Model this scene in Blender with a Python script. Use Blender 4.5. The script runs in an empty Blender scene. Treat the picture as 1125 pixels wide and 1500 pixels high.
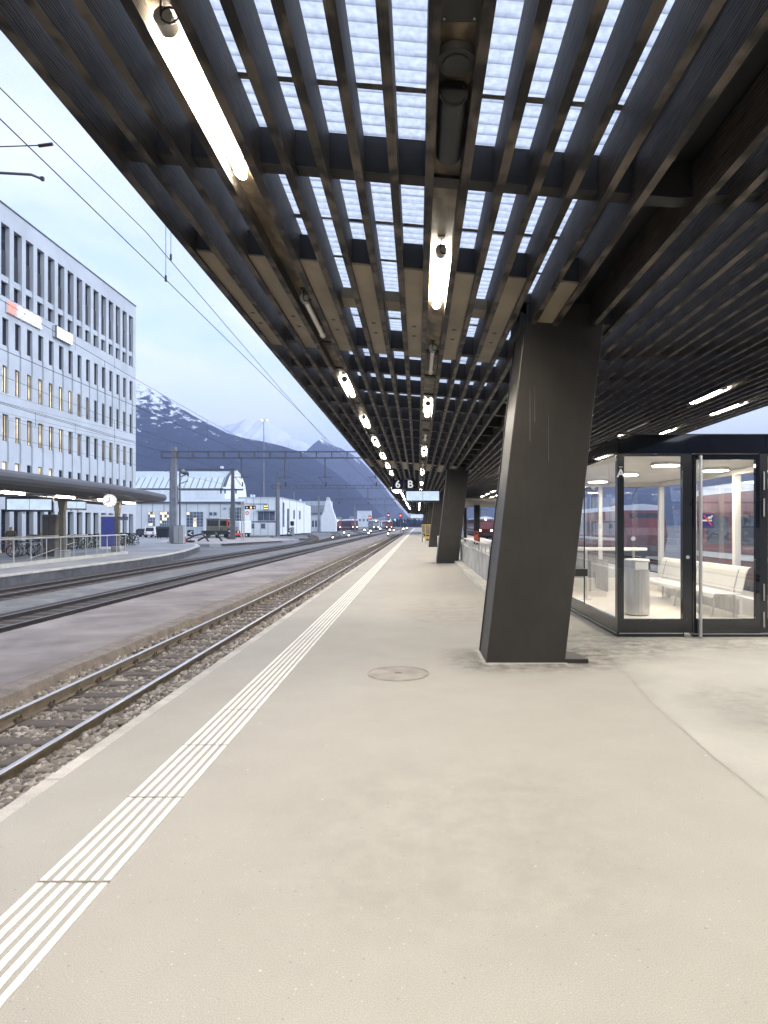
import bpy, math, random
import numpy as np
from mathutils import Vector, Matrix, noise as mnoise
random.seed(7)
sc = bpy.context.scene
COL = sc.collection
R = math.radians

# ------------------------------------------------------------------ camera / frame maths (platform floor z=0, eye 1.6 m, tracks along +y)
F, VX, VY, EYE = 930.0, 612.0, 769.0, 1.6
def W(px, py, Y):                       # a point of the photograph at distance Y
    return Vector(((px - VX) * Y / F, Y, EYE - (py - VY) * Y / F))
def X(px, Y): return (px - VX) * Y / F
def Z(py, Y): return EYE - (py - VY) * Y / F

cam = bpy.data.cameras.new('camera')
cam.sensor_fit = 'VERTICAL'; cam.sensor_height = 36.0; cam.sensor_width = 27.0
cam.lens = F / 1500 * 36
cam.shift_x = -(VX - 562.5) / 1500
cam.shift_y = (VY - 750.0) / 1500
cam.clip_start = 0.05; cam.clip_end = 30000
co = bpy.data.objects.new('camera', cam); COL.objects.link(co)
co.location = (0, 0, EYE); co.rotation_euler = (R(90), 0, 0)
sc.camera = co

# ------------------------------------------------------------------ materials
def newmat(name):
    m = bpy.data.materials.new(name); m.use_nodes = True
    nt = m.node_tree; nt.nodes.clear()
    o = nt.nodes.new('ShaderNodeOutputMaterial')
    return m, nt, o
def N(nt, t, **kw):
    n = nt.nodes.new(t)
    for k, v in kw.items():
        if k.startswith('i_'): n.inputs[k[2:].replace('_', ' ')].default_value = v
        else: setattr(n, k, v)
    return n
def c4(c): return (c[0], c[1], c[2], 1.0)
def pm(name, col, rough=.6, metal=0.0, var=.15, scale=6.0, bump=0.0, bscale=None, stretch=(1, 1, 1), spec=.5, col2=None, detail=5, speck=0.0, speck_scale=250, stain=0.0, stain_scale=.7, dots=0):
    """painted / mineral / wooden surface: noise between two tones, optional fine speckle, stains and bump"""
    m, nt, o = newmat(name); L = nt.links
    b = N(nt, 'ShaderNodeBsdfPrincipled'); b.inputs['Roughness'].default_value = rough; b.inputs['Metallic'].default_value = metal
    b.inputs['Specular IOR Level'].default_value = spec
    tc = N(nt, 'ShaderNodeTexCoord'); mp = N(nt, 'ShaderNodeMapping'); mp.inputs['Scale'].default_value = stretch
    L.new(tc.outputs['Object'], mp.inputs['Vector'])
    n = N(nt, 'ShaderNodeTexNoise'); n.inputs['Scale'].default_value = scale; n.inputs['Detail'].default_value = detail; n.inputs['Roughness'].default_value = .6
    L.new(mp.outputs[0], n.inputs['Vector'])
    cr = N(nt, 'ShaderNodeValToRGB')
    lo = col2 if col2 else tuple(c * (1 - var) for c in col)
    hi = col if col2 else tuple(min(1, c * (1 + var)) for c in col)
    cr.color_ramp.elements[0].position = .3; cr.color_ramp.elements[1].position = .7
    cr.color_ramp.elements[0].color = c4(lo); cr.color_ramp.elements[1].color = c4(hi)
    L.new(n.outputs['Fac'], cr.inputs[0])
    out = cr.outputs[0]
    def mul(out, src, amt, lo_, hi_, p0=.35, p1=.65):
        mr = N(nt, 'ShaderNodeMapRange'); mr.inputs['From Min'].default_value = p0; mr.inputs['From Max'].default_value = p1
        mr.inputs['To Min'].default_value = lo_; mr.inputs['To Max'].default_value = hi_
        L.new(src, mr.inputs['Value'])
        mx = N(nt, 'ShaderNodeMix', data_type='RGBA', blend_type='MULTIPLY'); mx.inputs['Factor'].default_value = 1.0
        L.new(out, mx.inputs['A']); L.new(mr.outputs[0], mx.inputs['B'])
        return mx.outputs['Result']
    if speck:
        n2 = N(nt, 'ShaderNodeTexNoise'); n2.inputs['Scale'].default_value = speck_scale; n2.inputs['Detail'].default_value = 2
        L.new(tc.outputs['Object'], n2.inputs['Vector'])
        out = mul(out, n2.outputs['Fac'], speck, 1 - speck, 1 + speck)
    if stain:
        n3 = N(nt, 'ShaderNodeTexNoise'); n3.inputs['Scale'].default_value = stain_scale; n3.inputs['Detail'].default_value = 6; n3.inputs['Distortion'].default_value = .6
        L.new(tc.outputs['Object'], n3.inputs['Vector'])
        out = mul(out, n3.outputs['Fac'], stain, 1 - stain, 1 + stain * .4)
    if dots:
        for sc_, thr, colr in ((9, .085, (.70, .68, .62)), (4, .05, (.78, .77, .72)), (7, .06, (.08, .075, .07)), (30, .20, (.12, .11, .10)), (38, .22, (.62, .60, .55))):
            vo = N(nt, 'ShaderNodeTexVoronoi'); vo.inputs['Scale'].default_value = sc_; L.new(tc.outputs['Object'], vo.inputs['Vector'])
            sx = N(nt, 'ShaderNodeSeparateXYZ'); L.new(vo.outputs['Color'], sx.inputs[0])
            th = N(nt, 'ShaderNodeMath', operation='MULTIPLY'); th.inputs[1].default_value = thr * 2; L.new(sx.outputs[0], th.inputs[0])
            th2 = N(nt, 'ShaderNodeMath', operation='SUBTRACT'); th2.inputs[1].default_value = thr * 1.2; L.new(th.outputs[0], th2.inputs[0])
            lt_ = N(nt, 'ShaderNodeMath', operation='LESS_THAN'); L.new(vo.outputs['Distance'], lt_.inputs[0]); L.new(th2.outputs[0], lt_.inputs[1])
            ml = N(nt, 'ShaderNodeMath', operation='MULTIPLY'); ml.inputs[1].default_value = .38; L.new(lt_.outputs[0], ml.inputs[0])
            mx = N(nt, 'ShaderNodeMix', data_type='RGBA'); L.new(ml.outputs[0], mx.inputs['Factor']); L.new(out, mx.inputs['A']); mx.inputs['B'].default_value = c4(colr); out = mx.outputs['Result']
    L.new(out, b.inputs['Base Color'])
    if bump:
        bn = N(nt, 'ShaderNodeTexNoise'); bn.inputs['Scale'].default_value = bscale or scale * 4; bn.inputs['Detail'].default_value = 4
        L.new(mp.outputs[0], bn.inputs['Vector'])
        bp = N(nt, 'ShaderNodeBump'); bp.inputs['Strength'].default_value = bump; bp.inputs['Distance'].default_value = .02
        L.new(bn.outputs['Fac'], bp.inputs['Height']); L.new(bp.outputs[0], b.inputs['Normal'])
    L.new(b.outputs[0], o.inputs[0])
    return m
def emit(name, col, s, var=0.0, scale=4.0):
    m, nt, o = newmat(name)
    e = N(nt, 'ShaderNodeEmission'); e.inputs['Strength'].default_value = s; e.inputs['Color'].default_value = c4(col)
    if var:
        tc = N(nt, 'ShaderNodeTexCoord'); n = N(nt, 'ShaderNodeTexNoise'); n.inputs['Scale'].default_value = scale
        nt.links.new(tc.outputs['Object'], n.inputs['Vector'])
        mr = N(nt, 'ShaderNodeMapRange'); mr.inputs['From Min'].default_value = .4; mr.inputs['From Max'].default_value = .6
        mr.inputs['To Min'].default_value = s * (1 - var); mr.inputs['To Max'].default_value = s
        nt.links.new(n.outputs['Fac'], mr.inputs['Value']); nt.links.new(mr.outputs[0], e.inputs['Strength'])
    nt.links.new(e.outputs[0], o.inputs[0]); return m
def glassmat(name, tint=(1, 1, 1), ior=1.5, refl=1.0):
    m, nt, o = newmat(name)
    t = N(nt, 'ShaderNodeBsdfTransparent'); t.inputs[0].default_value = c4(tint)
    g = N(nt, 'ShaderNodeBsdfGlossy'); g.inputs['Roughness'].default_value = 0.0; g.inputs['Color'].default_value = (refl, refl, refl, 1)
    f0 = ((ior - 1) / (ior + 1)) ** 2 * 3.0
    lw = N(nt, 'ShaderNodeLayerWeight'); lw.inputs['Blend'].default_value = .5
    pw = N(nt, 'ShaderNodeMath', operation='POWER'); pw.inputs[1].default_value = 5; nt.links.new(lw.outputs['Facing'], pw.inputs[0])
    f = N(nt, 'ShaderNodeMapRange'); f.inputs['To Min'].default_value = f0; f.inputs['To Max'].default_value = .9; nt.links.new(pw.outputs[0], f.inputs['Value'])
    mx = N(nt, 'ShaderNodeMixShader')
    nt.links.new(f.outputs[0], mx.inputs[0]); nt.links.new(t.outputs[0], mx.inputs[1]); nt.links.new(g.outputs[0], mx.inputs[2])
    nt.links.new(mx.outputs[0], o.inputs[0]); return m
def woodmat(name, dark, light, rough=.58):
    """dark stained plywood: long grain along y, laminate lines, flames of growth rings"""
    m, nt, o = newmat(name); L = nt.links
    b = N(nt, 'ShaderNodeBsdfPrincipled'); b.inputs['Roughness'].default_value = rough; b.inputs['Specular IOR Level'].default_value = .3
    tc = N(nt, 'ShaderNodeTexCoord')
    mp = N(nt, 'ShaderNodeMapping'); mp.inputs['Scale'].default_value = (90, 1.6, 8); L.new(tc.outputs['Object'], mp.inputs['Vector'])
    n = N(nt, 'ShaderNodeTexNoise'); n.inputs['Scale'].default_value = 1.0; n.inputs['Detail'].default_value = 6; n.inputs['Distortion'].default_value = 2.4
    L.new(mp.outputs[0], n.inputs['Vector'])
    mp2 = N(nt, 'ShaderNodeMapping'); mp2.inputs['Scale'].default_value = (1, .8, 7); L.new(tc.outputs['Object'], mp2.inputs['Vector'])
    w = N(nt, 'ShaderNodeTexWave'); w.wave_type = 'RINGS'; w.inputs['Scale'].default_value = 2.2; w.inputs['Distortion'].default_value = 7; w.inputs['Detail'].default_value = 3; w.inputs['Detail Scale'].default_value = 1.5
    L.new(mp2.outputs[0], w.inputs['Vector'])
    mx = N(nt, 'ShaderNodeMix', data_type='FLOAT'); mx.inputs['Factor'].default_value = .5
    L.new(n.outputs['Fac'], mx.inputs['A']); L.new(w.outputs['Fac'], mx.inputs['B'])
    cr = N(nt, 'ShaderNodeValToRGB'); cr.color_ramp.elements[0].position = .3; cr.color_ramp.elements[1].position = .72
    cr.color_ramp.elements[0].color = c4(dark); cr.color_ramp.elements[1].color = c4(light)
    L.new(mx.outputs['Result'], cr.inputs[0])
    n3 = N(nt, 'ShaderNodeTexNoise'); n3.inputs['Scale'].default_value = 2.4; n3.inputs['Detail'].default_value = 5; L.new(tc.outputs['Object'], n3.inputs['Vector'])
    mr = N(nt, 'ShaderNodeMapRange'); mr.inputs['From Min'].default_value = .3; mr.inputs['From Max'].default_value = .7; mr.inputs['To Min'].default_value = .55; mr.inputs['To Max'].default_value = 1.35
    L.new(n3.outputs['Fac'], mr.inputs['Value'])
    mm = N(nt, 'ShaderNodeMix', data_type='RGBA', blend_type='MULTIPLY'); mm.inputs['Factor'].default_value = 1
    L.new(cr.outputs[0], mm.inputs['A']); L.new(mr.outputs[0], mm.inputs['B'])
    L.new(mm.outputs['Result'], b.inputs['Base Color'])
    bp = N(nt, 'ShaderNodeBump'); bp.inputs['Strength'].default_value = .5; bp.inputs['Distance'].default_value = .005
    L.new(mx.outputs['Result'], bp.inputs['Height']); L.new(bp.outputs[0], b.inputs['Normal'])
    L.new(b.outputs[0], o.inputs[0]); return m
def translucent(name, col):
    """ribbed translucent polyester roof sheet, grimy, darker along the ribs"""
    m, nt, o = newmat(name); L = nt.links
    tc = N(nt, 'ShaderNodeTexCoord')
    sp = N(nt, 'ShaderNodeSeparateXYZ'); L.new(tc.outputs['Object'], sp.inputs[0])
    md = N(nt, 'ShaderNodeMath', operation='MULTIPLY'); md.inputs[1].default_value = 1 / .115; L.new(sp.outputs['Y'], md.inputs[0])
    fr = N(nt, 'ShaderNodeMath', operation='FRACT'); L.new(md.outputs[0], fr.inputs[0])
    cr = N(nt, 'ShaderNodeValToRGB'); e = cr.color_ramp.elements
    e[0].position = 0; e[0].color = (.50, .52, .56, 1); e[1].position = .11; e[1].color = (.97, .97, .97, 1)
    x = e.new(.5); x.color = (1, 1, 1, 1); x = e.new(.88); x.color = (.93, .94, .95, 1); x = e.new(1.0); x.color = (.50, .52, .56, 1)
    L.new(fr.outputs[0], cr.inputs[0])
    n = N(nt, 'ShaderNodeTexNoise'); n.inputs['Scale'].default_value = 22; n.inputs['Detail'].default_value = 6; L.new(tc.outputs['Object'], n.inputs['Vector'])
    mr = N(nt, 'ShaderNodeMapRange'); mr.inputs['From Min'].default_value = .3; mr.inputs['From Max'].default_value = .7; mr.inputs['To Min'].default_value = .72; mr.inputs['To Max'].default_value = 1.06
    L.new(n.outputs['Fac'], mr.inputs['Value'])
    m1 = N(nt, 'ShaderNodeMix', data_type='RGBA', blend_type='MULTIPLY'); m1.inputs['Factor'].default_value = 1
    L.new(cr.outputs[0], m1.inputs['A']); L.new(mr.outputs[0], m1.inputs['B'])
    m2 = N(nt, 'ShaderNodeMix', data_type='RGBA', blend_type='MULTIPLY'); m2.inputs['Factor'].default_value = 1
    L.new(m1.outputs['Result'], m2.inputs['A']); m2.inputs['B'].default_value = c4(col)
    t = N(nt, 'ShaderNodeBsdfTranslucent'); L.new(m2.outputs['Result'], t.inputs[0])
    d = N(nt, 'ShaderNodeBsdfDiffuse'); d.inputs[0].default_value = (.5, .52, .55, 1)
    tr = N(nt, 'ShaderNodeBsdfTransparent'); L.new(m2.outputs['Result'], tr.inputs[0])
    s1 = N(nt, 'ShaderNodeMixShader'); s1.inputs[0].default_value = .12; L.new(t.outputs[0], s1.inputs[1]); L.new(d.outputs[0], s1.inputs[2])
    s2 = N(nt, 'ShaderNodeMixShader'); s2.inputs[0].default_value = .12; L.new(s1.outputs[0], s2.inputs[1]); L.new(tr.outputs[0], s2.inputs[2])
    L.new(s2.outputs[0], o.inputs[0]); return m

M = {}
M['asphalt'] = pm('asphalt_pale', (.36, .338, .298), .8, var=.035, scale=2.0, speck=.15, speck_scale=210, stain=.06, stain_scale=.35, dots=1)
M['asphalt2'] = pm('asphalt_patch', (.375, .358, .318), .8, var=.05, scale=2.0, speck=.15, speck_scale=210, stain=.16, stain_scale=.7, dots=1)
M['edge'] = pm('edge_stone', (.5, .47, .42), .8, var=.12, scale=8, speck=.15, speck_scale=120, stain=.2, stain_scale=2)
M['tactile'] = pm('tactile_paint', (.80, .78, .71), .6, var=.08, scale=10, speck=.12, speck_scale=120, stain=.16, stain_scale=5)
M['seam'] = pm('seam_grime', (.325, .305, .268), .85, var=.25, scale=4)
M['seal'] = pm('joint_seal', (.20, .18, .16), .8, var=.3, scale=20)
M['concrete'] = pm('concrete', (.34, .34, .34), .8, var=.15, scale=3, stain=.25, stain_scale=1.5, bump=.2)
M['concrete_dark'] = pm('concrete_grimy', (.10, .10, .11), .8, var=.3, scale=2, stain=.3)
M['kerb'] = pm('kerb_cream', (.5, .48, .43), .8, var=.1, scale=4, stain=.15)
M['walk'] = pm('walkway_asphalt', (.31, .266, .24), .85, var=.16, scale=1.3, speck=.2, speck_scale=120, stain=.3, stain_scale=.5, bump=.3, bscale=120)
M['walk_edge'] = pm('walkway_edge', (.24, .20, .165), .9, var=.3, scale=4, speck=.3, speck_scale=90, bump=.5, bscale=60)
M['ballast'] = pm('ballast_bed', (.27, .235, .20), .9, var=.4, scale=22, speck=.35, speck_scale=45, bump=1.0, bscale=28, stain=.3, stain_scale=.8)
M['ballast_dark'] = pm('ballast_rusty', (.055, .046, .042), .9, var=.5, scale=18, speck=.35, speck_scale=45, bump=1.0, bscale=28)
M['gravel'] = pm('gravel_grey', (.215, .205, .195), .9, var=.2, scale=3, speck=.35, speck_scale=60, bump=.6, bscale=40, stain=.25)
M['ground'] = pm('ground_yard', (.17, .17, .175), .9, var=.25, scale=.25, speck=.2, speck_scale=20, stain=.3, stain_scale=.05)
M['yard'] = pm('yard_asphalt', (.28, .285, .30), .85, var=.12, scale=.6, stain=.2, stain_scale=.2, speck=.1, speck_scale=40)
M['yard_pink'] = pm('yard_pinkish', (.38, .345, .33), .85, var=.15, scale=.7, stain=.2)
M['grass'] = pm('grass_patch', (.06, .085, .04), .9, var=.4, scale=3)
def stonemat():
    m, nt, o = newmat('ballast_stone'); L = nt.links
    b = N(nt, 'ShaderNodeBsdfPrincipled'); b.inputs['Roughness'].default_value = .85
    g = N(nt, 'ShaderNodeNewGeometry'); cr = N(nt, 'ShaderNodeValToRGB'); e = cr.color_ramp.elements
    e[0].position = 0; e[0].color = (.12, .10, .08, 1); e[1].position = 1; e[1].color = (.55, .49, .41, 1)
    x = e.new(.35); x.color = (.23, .195, .16, 1); x = e.new(.7); x.color = (.34, .295, .24, 1)
    L.new(g.outputs['Random Per Island'], cr.inputs[0]); L.new(cr.outputs[0], b.inputs['Base Color']); L.new(b.outputs[0], o.inputs[0]); return m
M['stone'] = stonemat()
M['sleeper'] = pm('sleeper_timber', (.135, .11, .09), .85, var=.35, scale=3, stretch=(1, 9, 1), bump=.5, bscale=10)
M['rust'] = pm('rail_rust', (.19, .155, .115), .75, var=.3, scale=8)
M['rust_dark'] = pm('rail_rust_dark', (.035, .028, .026), .7, var=.3, scale=8)
M['chair'] = pm('chair_rust', (.10, .075, .055), .8, var=.3, scale=20)
M['polish'] = pm('rail_head', (.60, .61, .63), .38, metal=.9, var=.04, scale=2, stretch=(4, .3, 1))
M['polish_dull'] = pm('rail_head_dull', (.16, .165, .18), .45, metal=.7, var=.15, scale=3)
M['wood'] = woodmat('stained_plywood', (.010, .0085, .0075), (.098, .080, .064))
M['wood_edge'] = woodmat('stained_board', (.075, .058, .038), (.17, .13, .083), .5)
M['board'] = pm('soffit_panel', (.235, .195, .14), .6, var=.12, scale=2.5, stretch=(1, .3, 1), stain=.2, stain_scale=1.5)
M['beam'] = pm('beam_stained', (.016, .0145, .014), .65, var=.25, scale=5, stretch=(.5, 6, 6))
M['black'] = pm('black_steel', (.010, .010, .0105), .5, var=.2, scale=5)
M['column'] = pm('column_steel', (.030, .027, .023), .45, var=.10, scale=4, stretch=(3, 3, .35), speck=.05, speck_scale=90, stain=.22, stain_scale=1.6, spec=.4)
M['drip'] = pm('drip_streak', (.11, .105, .095), .6, var=.2, scale=9)
M['anthracite'] = pm('anthracite_frame', (.018, .018, .019), .16, var=.1, scale=4, spec=.6)
M['enamel'] = pm('black_enamel_glass', (.006, .007, .009), .03, var=.05, scale=2, spec=.8)
M['steel'] = pm('brushed_steel', (.55, .55, .54), .32, metal=.9, var=.08, scale=5, stretch=(30, 30, 1))
M['steel_dull'] = pm('galvanised_steel', (.32, .33, .34), .5, metal=.5, var=.15, scale=6)
M['rail_grey'] = pm('handrail_steel', (.55, .54, .52), .4, metal=.5, var=.1, scale=6)
M['white'] = pm('white_paint', (.78, .77, .74), .5, var=.04, scale=3)
M['white_panel'] = pm('white_panel', (.74, .72, .68), .5, var=.05, scale=2)
M['mesh_white'] = pm('perforated_white', (.66, .65, .62), .45, var=.25, scale=220, detail=1)
M['floor_in'] = pm('indoor_floor', (.66, .60, .52), .45, var=.06, scale=4, speck=.06, speck_scale=120)
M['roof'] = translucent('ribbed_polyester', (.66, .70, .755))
M['joint'] = pm('sheet_lap', (.20, .17, .14), .8, var=.4, scale=12)
M['lamp_lit'] = emit('lamp_tube_lit', (1.0, .915, .765), 59)
M['lamp_lit_cool'] = emit('lamp_tube_lit_small', (1.0, .93, .80), 20)
M['lamp_dim'] = pm('lamp_tube_unlit', (.78, .76, .68), .4, var=.06, scale=4)
M['lamp_cap'] = pm('lamp_cap', (.30, .29, .27), .5, var=.1, scale=8)
M['lamp_room'] = emit('lamp_disc', (1.0, .89, .72), 19)
M['cable'] = pm('black_cable', (.012, .012, .012), .5, var=.1, scale=8)
M['screen'] = emit('display_screen', (.66, .82, 1.0), .25, var=.12, scale=3)
M['display_case'] = pm('display_case_blue', (.012, .018, .07), .4, var=.15, scale=4)
M['sign_blue'] = pm('sign_navy', (.008, .011, .035), .6, var=.15, scale=3, spec=.15)
M['sign_line'] = pm('sign_outline', (.09, .11, .20), .5, var=.1, scale=3)
M['letter'] = emit('sign_letter', (.86, .9, .86), .2)
M['letter_paint'] = pm('white_letter', (.8, .8, .76), .5, var=.05, scale=5)
M['clock_face'] = emit('clock_face', (1, .98, .92), .27)
M['clock_glow'] = emit('clock_face_bright', (1, .95, .85), 1.6)
M['facade'] = pm('facade_plaster', (.49, .53, .585), .85, var=.05, scale=.8, speck=.04, speck_scale=30, stain=.1, stain_scale=.3)
M['win_dark'] = pm('window_glass_dark', (.02, .024, .036), .10, var=.3, scale=2, spec=.5)
M['win_frame'] = pm('window_frame', (.05, .05, .055), .5, var=.1, scale=6)
M['balcony'] = pm('balcony_panel', (.03, .03, .038), .6, var=.25, scale=9)
M['win_lit'] = emit('window_lit', (1.0, .84, .58), .48, var=.6, scale=1.3)
M['win_lit_dim'] = emit('window_lit_dim', (1.0, .80, .50), .14, var=.7, scale=1.3)
M['sign_white'] = emit('sign_white_glow', (1, .98, .95), .5)
M['sign_red'] = emit('sign_red_glow', (1, .34, .30), .42)
M['gutter'] = pm('canopy_fascia', (.095, .095, .10), .5, var=.12, scale=3, stretch=(1, .2, 1))
M['soffit'] = pm('canopy_soffit', (.07, .062, .055), .7, var=.2, scale=3)
M['beige_post'] = pm('post_beige', (.15, .14, .115), .6, var=.12, scale=4, stain=.2)
M['poster'] = pm('poster_blue', (.06, .075, .30), .5, var=.2, scale=2)
M['door_dark'] = pm('lift_door', (.10, .09, .085), .4, var=.3, scale=3)
M['shed'] = pm('shed_cladding', (.68, .72, .76), .7, var=.06, scale=.5, stain=.12, stain_scale=.15, stretch=(3, 3, .4))
M['shed_white'] = pm('shed_gable', (.72, .76, .80), .7, var=.05, scale=.5)
M['shed_roof'] = pm('shed_roof', (.42, .48, .54), .6, var=.15, scale=.5, stretch=(6, 1, 1))
M['shed_glaze'] = pm('shed_rooflight', (.50, .58, .62), .35, var=.15, scale=.8, stretch=(6, .3, .3))
M['shed_line'] = pm('shed_gutter', (.09, .10, .12), .6, var=.2, scale=2)
M['shed_window'] = pm('shed_window', (.10, .12, .17), .3, var=.5, scale=.9)
M['grey_roof'] = pm('roof_slate', (.13, .145, .17), .7, var=.2, scale=.6)
M['red_train'] = pm('train_red', (.15, .032, .032), .4, var=.2, scale=1.2, stain=.25, stain_scale=.6)
M['grey_train'] = pm('train_grey', (.22, .23, .24), .5, var=.15, scale=2)
M['snow'] = pm('roof_frost', (.62, .70, .80), .7, var=.08, scale=1)
M['train_under'] = pm('train_underframe', (.03, .03, .032), .7, var=.3, scale=3)
M['train_glass'] = pm('train_glass', (.03, .04, .05), .12, var=.4, scale=2)
M['headlight'] = emit('headlight', (1, .88, .66), 5)
M['headlight_low'] = emit('signal_white', (1, .92, .78), 2.5)
M['red_light'] = emit('signal_red', (1, .10, .07), 3)
M['amber'] = emit('signal_amber', (1, .5, .2), 1.0)
M['tower_glow'] = emit('floodlight', (1, .72, .55), .5)
M['mast'] = pm('catenary_mast', (.10, .105, .115), .6, var=.2, scale=2)
M['mast_light'] = pm('catenary_mast_grey', (.20, .21, .24), .6, var=.2, scale=2)
M['wire'] = pm('catenary_wire', (.035, .037, .042), .6, var=.1, scale=3)
M['insulator'] = pm('insulator', (.03, .025, .022), .3, var=.1, scale=6)
M['skin'] = pm('skin', (.45, .29, .21), .6, var=.05, scale=20)
M['jacket'] = pm('jacket_brown', (.10, .085, .06), .85, var=.2, scale=15)
M['trousers'] = pm('trousers_tan', (.26, .23, .18), .85, var=.15, scale=15)
M['cap'] = pm('cap_white', (.75, .74, .70), .8, var=.05, scale=15)
M['car_white'] = pm('car_white', (.72, .75, .78), .3, var=.04, scale=2)
M['car_dark'] = pm('car_dark', (.02, .024, .03), .3, var=.1, scale=2)
M['tyre'] = pm('tyre', (.02, .02, .02), .8, var=.1, scale=6)
M['orange'] = pm('orange_crate', (.45, .08, .03), .6, var=.15, scale=3)
M['yellow'] = pm('yellow_board', (.60, .44, .12), .6, var=.25, scale=5)
M['green_box'] = pm('tractor_olive', (.17, .165, .12), .6, var=.2, scale=2)
M['hedge'] = pm('hedge', (.035, .045, .03), .9, var=.5, scale=9)
M['bark'] = pm('bark', (.09, .08, .07), .9, var=.3, scale=8)
M['silver_box'] = pm('cabinet_grey', (.33, .34, .35), .6, var=.1, scale=3)
M['pane'] = glassmat('room_glass', (.90, .915, .93), 1.55)
M['pane_clear'] = glassmat('clear_glass', (.96, .98, .98), 1.25)
M['no_smoke_blue'] = pm('sticker_blue', (.015, .02, .16), .5, var=.05, scale=3)
M['no_smoke_red'] = pm('sticker_red', (.6, .05, .05), .5, var=.05, scale=3)
M['lettering_faint'] = pm('lettering_grey', (.45, .47, .52), .5, var=.05, scale=3)

# ------------------------------------------------------------------ mesh builder
class MB:
    def __init__(s): s.v = []; s.f = []; s.m = []; s.sm = []
    def add(s, vs, fs, mi=0, smooth=False):
        b = len(s.v); s.v += [tuple(v) for v in vs]
        for f in fs: s.f.append([b + i for i in f]); s.m.append(mi); s.sm.append(smooth)
        return s
    def box(s, x0, x1, y0, y1, z0, z1, mi=0):
        return s.add([(x0, y0, z0), (x1, y0, z0), (x1, y1, z0), (x0, y1, z0), (x0, y0, z1), (x1, y0, z1), (x1, y1, z1), (x0, y1, z1)],
                     [(0, 3, 2, 1), (4, 5, 6, 7), (0, 1, 5, 4), (1, 2, 6, 5), (2, 3, 7, 6), (3, 0, 4, 7)], mi)
    def bevbox(s, x0, x1, y0, y1, z0, z1, b=.01, mi=0):
        # box with chamfered vertical and top edges
        def ring(i, z): return [(x0 + i + b, y0 + i, z), (x1 - i - b, y0 + i, z), (x1 - i, y0 + i + b, z), (x1 - i, y1 - i - b, z), (x1 - i - b, y1 - i, z), (x0 + i + b, y1 - i, z), (x0 + i, y1 - i - b, z), (x0 + i, y0 + i + b, z)]
        rs = [ring(0, z0), ring(0, z1 - b), ring(b, z1)]
        vs = sum(rs, []); fs = [list(range(7, -1, -1)), list(range(16, 24))]
        for k in range(2):
            for i in range(8):
                j = (i + 1) % 8; fs.append((k * 8 + i, k * 8 + j, k * 8 + 8 + j, k * 8 + 8 + i))
        return s.add(vs, fs, mi)
    def hexa(s, p, mi=0):   # 4 bottom + 4 top points
        return s.add(p, [(0, 3, 2, 1), (4, 5, 6, 7), (0, 1, 5, 4), (1, 2, 6, 5), (2, 3, 7, 6), (3, 0, 4, 7)], mi)
    def quad(s, a, b, c, d, mi=0): return s.add([a, b, c, d], [(0, 1, 2, 3)], mi)
    def poly(s, pts, z0, z1, mi=0):  # extruded outline (ccw, xy)
        n = len(pts); vs = [(x, y, z0) for x, y in pts] + [(x, y, z1) for x, y in pts]
        fs = [tuple(range(n - 1, -1, -1)), tuple(range(n, 2 * n))] + [(i, (i + 1) % n, n + (i + 1) % n, n + i) for i in range(n)]
        return s.add(vs, fs, mi)
    def ext(s, prof, y0, y1, mi=0):  # xz outline extruded along y
        n = len(prof); vs = [(x, y0, z) for x, z in prof] + [(x, y1, z) for x, z in prof]
        fs = [tuple(range(n)), tuple(range(2 * n - 1, n - 1, -1))] + [(i, n + i, n + (i + 1) % n, (i + 1) % n) for i in range(n)]
        return s.add(vs, fs, mi)
    def extx(s, prof, x0, x1, mi=0):  # yz outline extruded along x
        n = len(prof); vs = [(x0, y, z) for y, z in prof] + [(x1, y, z) for y, z in prof]
        fs = [tuple(range(n - 1, -1, -1)), tuple(range(n, 2 * n))] + [(i, (i + 1) % n, n + (i + 1) % n, n + i) for i in range(n)]
        return s.add(vs, fs, mi)
    def cyl(s, p0, p1, r0, r1=None, n=12, mi=0, caps=True, smooth=True):
        p0, p1 = Vector(p0), Vector(p1); r1 = r0 if r1 is None else r1
        d = (p1 - p0).normalized(); a = d.orthogonal().normalized(); c = d.cross(a)
        vs = []
        for p, r in ((p0, r0), (p1, r1)):
            for i in range(n):
                t = 2 * math.pi * i / n; vs.append(p + (a * math.cos(t) + c * math.sin(t)) * r)
        s.add(vs, [(i, (i + 1) % n, n + (i + 1) % n, n + i) for i in range(n)], mi, smooth)
        if caps: s.add(vs, [tuple(range(n - 1, -1, -1)), tuple(range(n, 2 * n))], mi)
        return s
    def tube(s, pts, r, n=6, mi=0):
        pts = [Vector(p) for p in pts]
        rings = []
        up = Vector((0, 0, 1))
        for i, p in enumerate(pts):
            d = (pts[min(i + 1, len(pts) - 1)] - pts[max(i - 1, 0)]).normalized()
            a = d.cross(up) if abs(d.z) < .95 else d.cross(Vector((1, 0, 0))); a.normalize(); c = a.cross(d)
            rr = r[i] if isinstance(r, (list, tuple)) else r
            rings.append([p + (a * math.cos(2 * math.pi * k / n) + c * math.sin(2 * math.pi * k / n)) * rr for k in range(n)])
        vs = sum(rings, []); fs = []
        for i in range(len(pts) - 1):
            for k in range(n): fs.append((i * n + k, i * n + (k + 1) % n, (i + 1) * n + (k + 1) % n, (i + 1) * n + k))
        s.add(vs, fs, mi, True)
        return s.add(vs, [tuple(range(n - 1, -1, -1)), tuple(range(len(vs) - n, len(vs)))], mi)
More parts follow.
